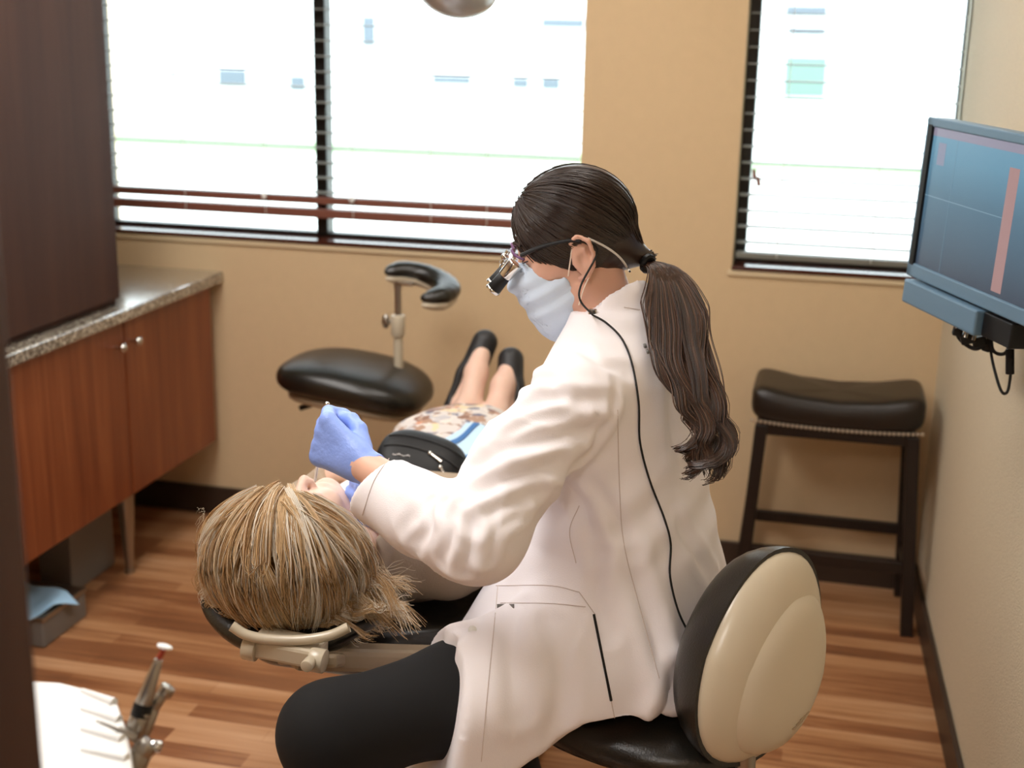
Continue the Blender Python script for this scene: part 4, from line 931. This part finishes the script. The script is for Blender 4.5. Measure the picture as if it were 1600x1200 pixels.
# ------------------------------------------------------------------ doctor's stool
SH = .60
ds = thing('doctor_stool', 'beige backed black stool the dentist sits on', 'stool', (PC[0]+.03, PC[1]-.01, 0))
scen = np.array([PC[0]+.035, PC[1]-.03, SH])
pad(scen, (F3, L3, (0, 0, 1)), (.215, .215), 2.6, .045).build('seat', M['leather'], ds, True)
base5(ds, scen, SH-.035, M['beige2'])
bc_ = atd(1190, 1026, 2.02); bn_ = nrm((.74, -.66, .10)); bv = np.array([.24, .10, 1.]); bv = nrm(bv-bn_*(bv@bn_)); bw = np.cross(bv, bn_)   # bw: image-left to right
if bw[0] < 0: bw = -bw
def egg(phi):  # phi 0 = right, 90deg = up
    c, s_ = math.cos(phi), math.sin(phi); r = 1/((abs(c)/.120)**2.3+(abs(s_)/.165)**2.3)**(1/2.3); x, y = r*c, r*s_
    x *= 1-.20*(y/.165) if y > 0 else 1-.10*(y/.165)**2*-1*0-0; x += .02*(y/.165); return x, y
def dome(c, n, v, w_, sc_, d0, d1, e=2.6, N_=56, M_=14, shift=(0, 0)):
    V = []; F = []
    for j in range(M_+1):
        s_ = math.sin(j/M_*math.pi/2); h_ = (1-s_**e)**(1/1.6) if s_ < 1 else 0
        for i in range(N_):
            x, y = egg(2*math.pi*i/N_); V.append(c+w_*(x*s_*sc_+shift[0])+v*(y*s_*sc_+shift[1])+n*(d0+(d1-d0)*h_))
    for j in range(M_):
        for i in range(N_): F.append((j*N_+i, j*N_+(i+1) % N_, (j+1)*N_+(i+1) % N_, (j+1)*N_+i))
    F.append(tuple(range(M_*N_, (M_+1)*N_))[::-1])
    me = bpy.data.meshes.new('t'); me.from_pydata([list(map(float, p_)) for p_ in V], [], F); b = MB(); b.bm.from_mesh(me); bpy.data.meshes.remove(me); return b
dome(bc_, bn_, bv, bw, 1.0, 0, .045).build('back_shell', M['beige'], ds, True)
dome(bc_, bn_, bv, bw, .79, .020, .0575, e=3.2, shift=(.018, -.016)).build('back_cover', M['beige'], ds, True)
dome(bc_, -bn_, bv, bw, 1.04, -.002, .10, e=5).build('back_cushion', M['leather'], ds, True)
for k_ in range(3):
    q0 = bc_+bn_*.0515+bw*(.050-.006*k_)-bv*(.085+.007*k_); MB().beam(q0, q0+bw*.022+bv*.012-bn_*.004, .0016, .004, .0004, up=tuple(bn_)).build('embossed_mark', M['beige2'], ds)
jb = bc_-bv*.15; MB().cyl(jb, (jb[0]+.005, jb[1]+.01, SH-.10), .016, n=16).cyl((jb[0]+.005, jb[1]+.01, SH-.09), (scen[0], scen[1], SH-.06), .014, n=14).build('back_post', M['steel'], ds, True)

# ------------------------------------------------------------------ dental chair
CX = -.80; SEAT = .62
dc = thing('dental_chair', 'reclined dental chair with dark headrest and beige frame under the patient', 'dental chair', (CX, 2.5, 0))
def chair_top(y): return np.interp(y, [1.7, 2.02, 2.25, 2.6, 2.95, 3.15, 3.42], [.70, .66, .63, .60, .665, .64, .63])
def chair_sdf(P):
    y = P[..., 1]; zt = chair_top(y).astype(np.float32); hwid = np.interp(y, [2.0, 2.1, 2.3, 2.6, 3.0, 3.45], [.10, .22, .25, .24, .20, .17]).astype(np.float32)
    x = P[..., 0]-CX; t_ = .045; qx = np.abs(x)-(hwid-t_); qz = np.abs(P[..., 2]-(zt-t_-.01))-.01; qy = np.abs(y-2.73)-(.70-t_)
    o_ = np.sqrt(np.maximum(qx, 0)**2+np.maximum(qz, 0)**2+np.maximum(qy, 0)**2)+np.minimum(np.maximum(np.maximum(qx, qz), qy), 0)-t_
    return o_*.8
body_obj('cushion', chair_sdf, (CX-.3, 1.98, .45), (CX+.3, 3.5, .78), .009, M['leather'], dc)
def chair_pan(P):
    y = P[..., 1]; zt = chair_top(y).astype(np.float32)-.10; hwid = np.interp(y, [2.0, 2.1, 2.3, 2.6, 3.0, 3.45], [.12, .19, .22, .21, .17, .14]).astype(np.float32)
    x = P[..., 0]-CX; t_ = .025; qx = np.abs(x)-(hwid-t_); qz = np.abs(P[..., 2]-(zt-t_))-.01; qy = np.abs(y-2.80)-(.61-t_)
    return (np.sqrt(np.maximum(qx, 0)**2+np.maximum(qz, 0)**2+np.maximum(qy, 0)**2)+np.minimum(np.maximum(np.maximum(qx, qz), qy), 0)-t_)*.8
body_obj('shell', chair_pan, (CX-.3, 1.95, .35), (CX+.3, 3.5, .70), .009, M['beige2'], dc)
MB().bb((CX-.10, 2.45, .09), (CX+.10, 2.85, .50), .02).build('lift_column', M['beige'], dc)
MB().bb((CX-.24, 2.25, .0), (CX+.24, 3.15, .09), .03).build('base_plate', M['beige'], dc)
hrC = np.array([-.83, 1.93, .705])
def hr_sdf(P):
    q = P-hrC.astype(np.float32); r = np.sqrt((q[..., 0]/.165)**2+(q[..., 1]/.11)**2+1e-9)
    dish = q[..., 2]-.035*np.clip((q[..., 0]/.15)**2, 0, 1.2)
    return s_ell(np.stack([q[..., 0], q[..., 1], dish], -1), (0, 0, 0), (.165, .11, .04))
hr_o, hr_b = body_obj('headrest', hr_sdf, hrC-[.2, .15, .08], hrC+[.2, .15, .11], .006, M['leather'], dc)
rim_px = catmull([atd(x, y, 2.10-.0) for x, y in ((362, 978), (385, 992), (420, 999), (470, 1000), (515, 993), (545, 980))], 30)
V, F = tube_arrays([rim_px], .0085, 12); link('headrest_frame', mesh_from('f', V, F), M['beige'], dc, True)
hb = atd(440, 1024, 2.10); rr_ = Matrix.Rotation(.06, 3, 'Y')
MB().box(hb+[0, .03, 0], (.115, .06, .032), rr_, .006).build('hinge_block', M['beige'], dc)
MB().cyl(hb+np.array([-.068, .01, .002]), hb+np.array([-.045, .01, 0]), .021, n=20, bevel=.003).build('hinge_cap', M['beige'], dc, True)
MB().cyl(hb+np.array([.045, .01, -.004]), hb+np.array([.07, .01, -.006]), .020, n=20, bevel=.003).build('hinge_cap', M['beige'], dc, True)
MB().cyl(hb+np.array([.052, -.006, -.0]), hb+np.array([.052, -.026, -.0]), .010, n=20, bevel=.002).build('release_button', M['beige'], dc, True)
MB().beam(hb+np.array([.03, .03, -.018]), (CX, 2.12, .565), .10, .022, .006).build('headrest_arm', M['beige2'], dc)
MB().beam(hb+np.array([.0, .04, -.02]), (CX+.27, 2.16, .565), .05, .04, .010).build('side_rail', M['beige2'], dc)

# ------------------------------------------------------------------ the patient
patient = thing('person', 'blond patient in khaki jacket and floral skirt lying back in the dental chair', 'person', (-.8, 2.5, 0))
PH = np.array([-.815, 1.985, .838]); PR = frame3(np.array([-.26, .12, .95]), np.array([-.03, -.985, .10]))
# frame3 gives (face, left, crown)
def pw(l): return PH+l[0]*PR[0]+l[1]*PR[1]+l[2]*PR[2]
def toP(P): return (P-PH.astype(np.float32))@PR.T.astype(np.float32)
TY = np.array([2.10, 2.16, 2.22, 2.36, 2.50, 2.64, 2.78]); TX = np.array([CX, CX, CX, CX, CX, CX, CX-.0])
TZc = np.array([.765, .740, .725, .705, .69, .68, .68]); TRX = np.array([.075, .14, .185, .178, .160, .168, .17]); TRZ = np.array([.06, .085, .100, .108, .098, .085, .08])
SR_ = np.array([CX+.165, 2.20, .735]); SL_ = np.array([CX-.165, 2.20, .745]); ER_ = np.array([CX+.225, 2.46, .70]); EL_ = np.array([CX-.225, 2.46, .70]); WR_ = np.array([CX+.13, 2.60, .745]); WL_ = np.array([-.945, 2.47, .788])
HPR = np.array([CX+.08, 2.78, .70]); HPL = np.array([CX-.08, 2.78, .70]); KR_ = np.array([CX+.04, 2.98, .725]); KL_ = np.array([CX-.08, 2.98, .725]); AR_ = np.array([-.800, 3.20, .715]); AL_ = np.array([-.872, 3.20, .725])
TR_ = np.array([-.792, 3.335, .830]); TL_ = np.array([-.872, 3.355, .868]); HR_ = np.array([-.775, 3.25, .700]); HLf = np.array([-.922, 3.265, .705])
def ptorso(P, g=0.):
    y = P[..., 1]; it = lambda A_: np.interp(y, TY, A_).astype(np.float32)
    x = (P[..., 0]-it(TX))/(it(TRX)+g); z = (P[..., 2]-it(TZc))/(it(TRZ)+g)
    k = (np.abs(x)**2.4+np.abs(z)**2.4)**(1/2.4); return np.maximum(np.maximum((k-1)*.09, 2.09-y-g), y-2.80-g)
def hand_simple(P, w, f, n, g=0.):
    f = nrm(f); n = nrm(np.asarray(n)-f*(np.asarray(n)@f)); u = np.cross(n, f); q = lambda a, b, c: w+f*a+u*b+n*c
    d = s_cap(P, q(-.02, 0, 0), q(.02, 0, 0), .024, .024, n, .75)
    for (u0, u1) in ((.01, .027), (.004, .010), (-.004, -.009), (-.01, -.026)): d = smin(d, s_cap(P, q(.01, u0, 0), q(.08, u1, 0), .0145, .0115, n, .8), .012)
    for (b_, l, sc1, sp) in ((.029, .085, 1, .14), (.010, .088, 1.06, .04), (-.010, .086, 1, -.05), (-.027, .078, .82, -.16)):
        k = q(l, b_, 0); p1 = k+(f*.038+u*sp*.03-n*.006)*sc1; p2 = p1+(f*.022+u*sp*.02-n*.012)*sc1; p3 = p2+(f*.014-n*.012)*sc1
        d = smin(d, chain(P, [k, p1, p2, p3], [.0105, .0092, .0082, .007], .004), .005)
    return smin(d, chain(P, [q(.015, .02, 0), q(.05, .045, -.006), q(.08, .052, -.014)], [.014, .011, .008], .006), .008)
def patient_body(P):
    L = toP(P); d = head_sdf(L)
    d = smin(d, s_cap(P, pw((-.025, 0, -.03)), np.array([CX, 2.14, .755]), .050, .055), .03)
    d = smin(d, ptorso(P, -.018), .03)
    d = smin(d, chain(P, [SR_, ER_, WR_], [.045, .036, .024], .02), .03); d = smin(d, chain(P, [SL_, EL_, WL_], [.045, .036, .024], .02), .03)
    d = smin(d, hand_simple(P, WR_, (-.35, .9, .0), (0, 0, 1)), .006); d = smin(d, hand_simple(P, WL_, (.80, -.30, .10), (.1, -.2, 1)), .006)
    for (h, k, a, t_, hl) in ((HPR, KR_, AR_, TR_, HR_), (HPL, KL_, AL_, TL_, HLf)):
        d = smin(d, chain(P, [h+[0, 0, -.012], k+[0, 0, -.008], a], [.058, .044, .034], .03), .02)
        d = smin(d, chain(P, [a, a*.45+t_*.55+[0, -.008, .004], t_], [.034, .029, .022], .02), .012); d = smin(d, s_cap(P, a, hl, .033, .027), .02); d = smin(d, s_cap(P, hl, t_, .026, .022), .02)
    return d
pb_o, pb_b = body_obj('body', patient_body, (-1.12, 1.83, .58), (-.48, 3.46, .97), .0045, M['skin2'], patient, 1)
def jacket(P):
    d = ptorso(P, .004); d = smin(d, s_cap(P, np.array([CX, 2.16, .75]), SR_, .07, .068), .03); d = smin(d, s_cap(P, np.array([CX, 2.16, .75]), SL_, .07, .068), .03)
    for (a, e, w) in ((SR_, ER_, WR_), (SL_, EL_, WL_)):
        sl = chain(P, [a, e, e*.25+w*.75], [.068, .060, .045], .02); cd = nrm(w-e); sl = np.maximum(sl, V3(P, e*.2+w*.8)@cd.astype(np.float32)); d = smin(d, sl, .02)
    d = np.maximum(d, P[..., 1]-2.73); d = smax(d, -s_cap(P, pw((-.025, 0, -.03)), np.array([CX, 2.18, .78]), .062, .066), .005)
    return d
def jdisp(V):
    t_, dd = seg_t(V, SR_, ER_); t2, d2 = seg_t(V, SL_, EL_); m_ = np.clip((.09-np.minimum(dd, d2))/.02, 0, 1)
    d = .0025*wav(V, 61, 16)+.0015*wav(V, 62, 34)
    ang_ = np.arctan2(V[:, 2]-.72, V[:, 0]-SR_[0]-.02)
    d += m_*.0035*np.sin(ang_*16)*np.clip((t_-.22)*6, 0, 1)*np.clip((.75-t_)*4, 0, 1); d += m_*.004*np.exp(-((t_-.2)/.04)**2); return d
jk, jk_b = body_obj('jacket', jacket, (-1.14, 2.05, .55), (-.46, 2.80, .90), .006, M['khaki'], patient, 2, jdisp)
def skirt(P):
    y = P[..., 1]; it = lambda a: np.interp(y, [2.66, 2.80, 2.95, 3.05, 3.14], a).astype(np.float32)
    x = (P[..., 0]-it([CX, CX, CX-.03, CX-.035, CX-.035]))/it([.178, .182, .165, .14, .115]); z = (P[..., 2]-it([.68, .685, .705, .705, .705]))/it([.086, .084, .080, .074, .062])
    k = (np.abs(x)**2.5+np.abs(z)**2.5)**(1/2.5); d = np.maximum(np.maximum((k-1)*.08, 2.66-y), y-3.13)
    return np.maximum(d, -np.maximum((k-.90)*.08, 3.05-y))
sk, sk_b = body_obj('skirt', skirt, (-1.05, 2.62, .58), (-.55, 3.18, .88), .006, M['floral'], patient, 2, lambda V: .007*wav(V, 71, 13)+.004*wav(V, 72, 30, (1.5, .4, 1)))
for (a, t_, hl) in ((AR_, TR_, HR_), (AL_, TL_, HLf)):
    fd = nrm(t_-hl)
    def shoe(P, a=a, t_=t_, hl=hl, fd=fd):
        o_ = chain(P, [hl, (hl+t_)/2, t_+fd*.006], [.037, .037, .035], .02)
        top = a-hl; top = nrm(top-fd*(top@fd)+np.array([0, -.02, 0]))
        # opening: remove the instep side between heel cup and toe cap
        u = V3(P, hl)@fd.astype(np.float32); Lf = np.linalg.norm(t_-hl); h_ = V3(P, hl)@top.astype(np.float32)
        cut = h_-np.interp(u/Lf, [-.3, 0, .12, .55, .72, .82, 1.2], [.030, .028, .008, .004, .012, .05, .06]).astype(np.float32)
        return smax(o_, cut, .004)
    body_obj('shoe', shoe, np.minimum(hl, t_)-.06, np.maximum(hl, t_)+.06, .004, M['shoe'], patient)
# bib: a sheet laid on the chest
def drape(name, x0, x1, y0, y1, nx_, ny_, bvhs, off, mt, par=None, skew=0., amp=.002, thick=.0015):
    Z = np.full((nx_, ny_), np.nan); X = np.zeros_like(Z); Y = np.zeros_like(Z)
    for i in range(nx_):
        for j in range(ny_):
            x = x0+(x1-x0)*i/(nx_-1)+skew*(j/(ny_-1)-.5); y = y0+(y1-y0)*j/(ny_-1); X[i, j] = x; Y[i, j] = y; zs = []
            for b in bvhs:
                r = b.ray_cast(Vector((x, y, 1.3)), Vector((0, 0, -1)))
                if r[0] is not None: zs.append(r[0].z)
            Z[i, j] = max(zs) if zs else .66
    Z = np.maximum(Z, .66)
    for _ in range(3):
        Zp = np.pad(Z, 1, mode='edge'); Z = np.maximum(Z, (Zp[:-2, 1:-1]+Zp[2:, 1:-1]+Zp[1:-1, :-2]+Zp[1:-1, 2:])/4)
    Z = Z+off+amp*np.sin(X*60+Y*25); P_ = np.stack([X, Y, Z], -1).reshape(-1, 3)
    F = [(i*ny_+j, (i+1)*ny_+j, (i+1)*ny_+j+1, i*ny_+j+1) for i in range(nx_-1) for j in range(ny_-1)]
    t = bmesh.new(); vs = [t.verts.new(p_) for p_ in P_]; [t.faces.new([vs[k] for k in f]) for f in F]; t.normal_update()
    bmesh.ops.solidify(t, geom=t.faces[:], thickness=thick); b = MB(); b._merge(t, 0); return b.build(name, mt, par, True)
bb_ = drape('dental_bib', CX-.10, CX+.17, 2.13, 2.41, 30, 30, [jk_b, pb_b], .005, M['bib']); meta(bb_, 'white paper bib spread over the patient chest', 'bib')
cl_ = drape('folded_cloth', CX-.02, CX+.15, 2.66, 2.90, 20, 24, [sk_b, jk_b], .006, mat('pale_blue_cloth', '#bcd8ee', .8), skew=.05, amp=.004)
meta(cl_, 'pale blue and white folded cloth with blue and red stripes on the patient lap', 'cloth')
for (a, b_, c_, o_) in ((.02, .035, '#3f6fa8', .009), (.09, .105, '#4a7fb5', .009), (.125, .145, '#93283d', .009)):
    drape('stripe', CX-.02+a, CX-.02+b_, 2.665, 2.895, 3, 20, [sk_b, jk_b], o_, mat('cloth_stripe', c_, .8), cl_, skew=.05, amp=.004)
# black waist bag
bgc = np.array([-.812, 2.60, .785])
bag = thing('waist_bag', 'black zipped pouch with pale print lying on the patient lap', 'bag', bgc)
bx = nrm(np.array([.93, .05, -.22])); by = nrm(np.array([.1, .9, .42])-bx*(np.array([.1, .9, .42])@bx)); bz = np.cross(bx, by); BR_ = np.array([bx, by, bz])
def bag_sdf(P):
    q = (P-bgc.astype(np.float32))@BR_.T.astype(np.float32)
    k = (np.abs(q[..., 0]/.098)**2.8+np.abs(q[..., 1]/.076)**2.6+np.abs(q[..., 2]/.034)**2.2)**(1/2.4); return (k-1)*.034
bo, bo_b = body_obj('pouch', bag_sdf, bgc-.13, bgc+.13, .004, M['black'], bag, 2, lambda V: .0012*wav(V, 81, 60))
def zipline(v0, nm, mt, r, u0=-.085, u1=.085):
    pts = []
    for k in range(30):
        u = u0+(u1-u0)*k/29; p_ = bgc+bx*u+by*(v0+.012*math.cos(u*16))+bz*.1; r_ = bo_b.ray_cast(Vector(p_), Vector(-bz)); 
        if r_[0] is not None: pts.append(np.array(r_[0])+bz*.001)
    return MB().tube(pts, r, 6).build(nm, M[mt], bag, True)
zipline(-.012, 'zip', 'blackrub', .0022); zipline(.022, 'zip', 'blackrub', .0022)
for (a, b_) in (((672, 708), (690, 722)), ((688, 730), (704, 758))):
    A0 = hit(*a, bo_b, .004); B0 = hit(*b_, bo_b, .005, 2.85); MB().cyl(A0, B0, .0028, .0045, n=12).sph(A0, .005).build('zip_puller', M['chrome'], bag, True)
sp_ = hit(681, 755, bo_b, .004, 2.85); MB().sph(sp_, (.007, .004, .006)).build('button_stud', M['chrome'], bag, True)
lg_ = [hit(x, y, bo_b, .0008, 2.85) for x, y in ((613, 709), (620, 710), (627, 711), (634, 712), (641, 713))]
b = MB()
for k in range(len(lg_)-1): b.tube([lg_[k]*.92+lg_[k+1]*.08, lg_[k]*.5+lg_[k+1]*.5+[0, 0, .002*(1 if k % 2 else -1)], lg_[k]*.08+lg_[k+1]*.92], .0014, 5)
b.build('printed_word', M['text'], bag)

# blond hair
HC = pw((-.012, 0, .045)); 
def phair_sdf(P):
    L = toP(P); d = s_ell(L, (-.014, 0, .048), (.104, .090, .100))
    zb2 = np.interp(L[..., 0], [-.14, -.06, -.02, .02, .06, .10], [-.12, -.09, -.05, .0, .05, .075]); return smax(d, zb2-L[..., 2], .008)
ph_o, ph_b = body_obj('hair', phair_sdf, PH-.2, PH+.2, .004, M['blonde'], patient, 2, lambda V: .002*wav((V-PH)@PR.T, 91, 70, (.3, 1, 1)))
paths = []; NL = 190; hr2 = np.array([.134, .124, .120]); HC2 = HC+np.array([-.020, 0, .0]); part = np.array([-.10, -.42, .90])
for lk in range(NL):
    s_ = (lk+.5)/NL*2-1+rng.normal()*.05; s_ = float(np.clip(s_, -1.05, 1.05)); depth = rng.random()
    sx = part[0]+s_*.42+rng.normal()*.05; st_d = nrm(np.array([sx, part[1]+.38*depth-.05*abs(s_), part[2]-.32*s_*s_]))
    en_d = nrm(np.array([s_*1.02-.04, -.60+.22*rng.random()+.75*max(s_-.35, 0), -.70+.50*abs(s_)**1.3+rng.normal()*.05]))
    om = math.acos(np.clip(st_d@en_d, -1, 1)); base_lift = 1.0+.13*rng.random()**1.3; wph = rng.random()*6.28; wfr = rng.uniform(4, 7); wam = rng.uniform(.02, .07); tail = s_ > .05
    q = rng.random(); tg_ = np.array([-.735+.135*max(s_, 0)**.5*rng.uniform(.35, 1)+rng.normal()*.008, 1.880+.10*s_*q+.03*rng.random(), .722+.075*rng.random()*s_])
    n_s = 34; curl = rng.uniform(.008, .017); cph = rng.random()*6.28
    for i in range(n_s):
        o1 = rng.normal(size=2); sp_ = .0042; L_ = rng.uniform(.72, 1.0); P_ = []; fr = rng.normal()*.5
        for k in range(15):
            t_ = k/14; d_ = (math.sin((1-t_)*om)*st_d+math.sin(t_*om)*en_d)/math.sin(om)
            side = np.cross(d_, np.array([0, -1., .2])); d_ = nrm(d_+nrm(side)*wam*math.sin(t_*wfr+wph)*min(1, t_*2))
            p_ = HC2+d_*hr2*(base_lift-.03+.06*math.sin(t_*3.14)+.012*math.sin(t_*11+wph)); sp2 = sp_*(.6+1.6*t_)
            p_ = p_+nrm(side)*o1[0]*sp2+d_*o1[1]*sp2*.6; P_.append(p_)
        last = P_[-1].copy()
        for k in range(1, 11):
            t_ = k/10*L_; w2 = min(1, t_*1.5)
            if tail:
                c_ = last*(1-t_)+(tg_+np.array([o1[0]*.007, o1[1]*.005, o1[1]*.005]))*t_+np.array([0, -.012, .016])*math.sin(min(t_, 1)*3.14)
                c_ = c_+np.array([.7*math.sin(t_*6+cph), .6*math.cos(t_*6+cph), math.sin(t_*6+cph*1.7+fr*.15)])*curl*w2
            else:
                drop = max(last[2]-(.722+.03*q), 0); c_ = last+np.array([-.020*t_*abs(s_)+curl*.7*math.sin(t_*6+cph), .012*t_, -drop*t_])+np.array([o1[0], 0, o1[1]])*.003*t_
            P_.append(c_)
        paths.append(P_)
N = len(paths)
PT = np.array(paths)
hl_m = [mat('blonde_strand_a', '#dcc5a4', .45), mat('blonde_strand_b', '#caa678', .45), mat('blonde_strand_c', '#ebe0ce', .45), mat('blonde_strand_d', '#b58f62', .48), mat('blonde_strand_e', '#d5b386', .45)]
lock_of = np.arange(N)//34; tone = rng.integers(0, 5, NL)[lock_of]; mixm = rng.random(N) < .4; tone[mixm] = rng.integers(0, 5, mixm.sum())
for k, mt in enumerate(hl_m):
    q_ = PT[tone == k]; strand_mesh('strands', q_, rng.uniform(.0005, .0009, len(q_)), [mt], ph_o, np.linspace(1, .45, 25))
# grey flyaway wisps at the left edge and at the right shoulder
for side_ in (0, 1):
    P_ = []
    for i in range(50 if side_ else 70):
        if side_: c_ = np.array([-.975, 1.90, .76+.15*rng.random()]); dv = nrm(np.array([-.5, rng.normal()*.3, rng.normal()*.8-.4]))*.03*rng.random()
        else: c_ = np.array([-.71+.04*rng.random(), 1.93+.04*rng.random(), .78+.03*rng.random()]); dv = nrm(np.array([.5, rng.normal()*.3, -.6+rng.normal()*.4]))*.06
        a = rng.random()*6.28; P_.append([c_+dv*t_+np.array([math.cos(a+t_*5), math.sin(a+t_*4), math.sin(a+t_*6)])*.006*t_ for t_ in np.linspace(0, 1, 10)])
    strand_mesh('wisps', P_, .0004, [mat('ash_blonde', '#d6c6ac', .45)], ph_o, np.linspace(1, .4, 10))
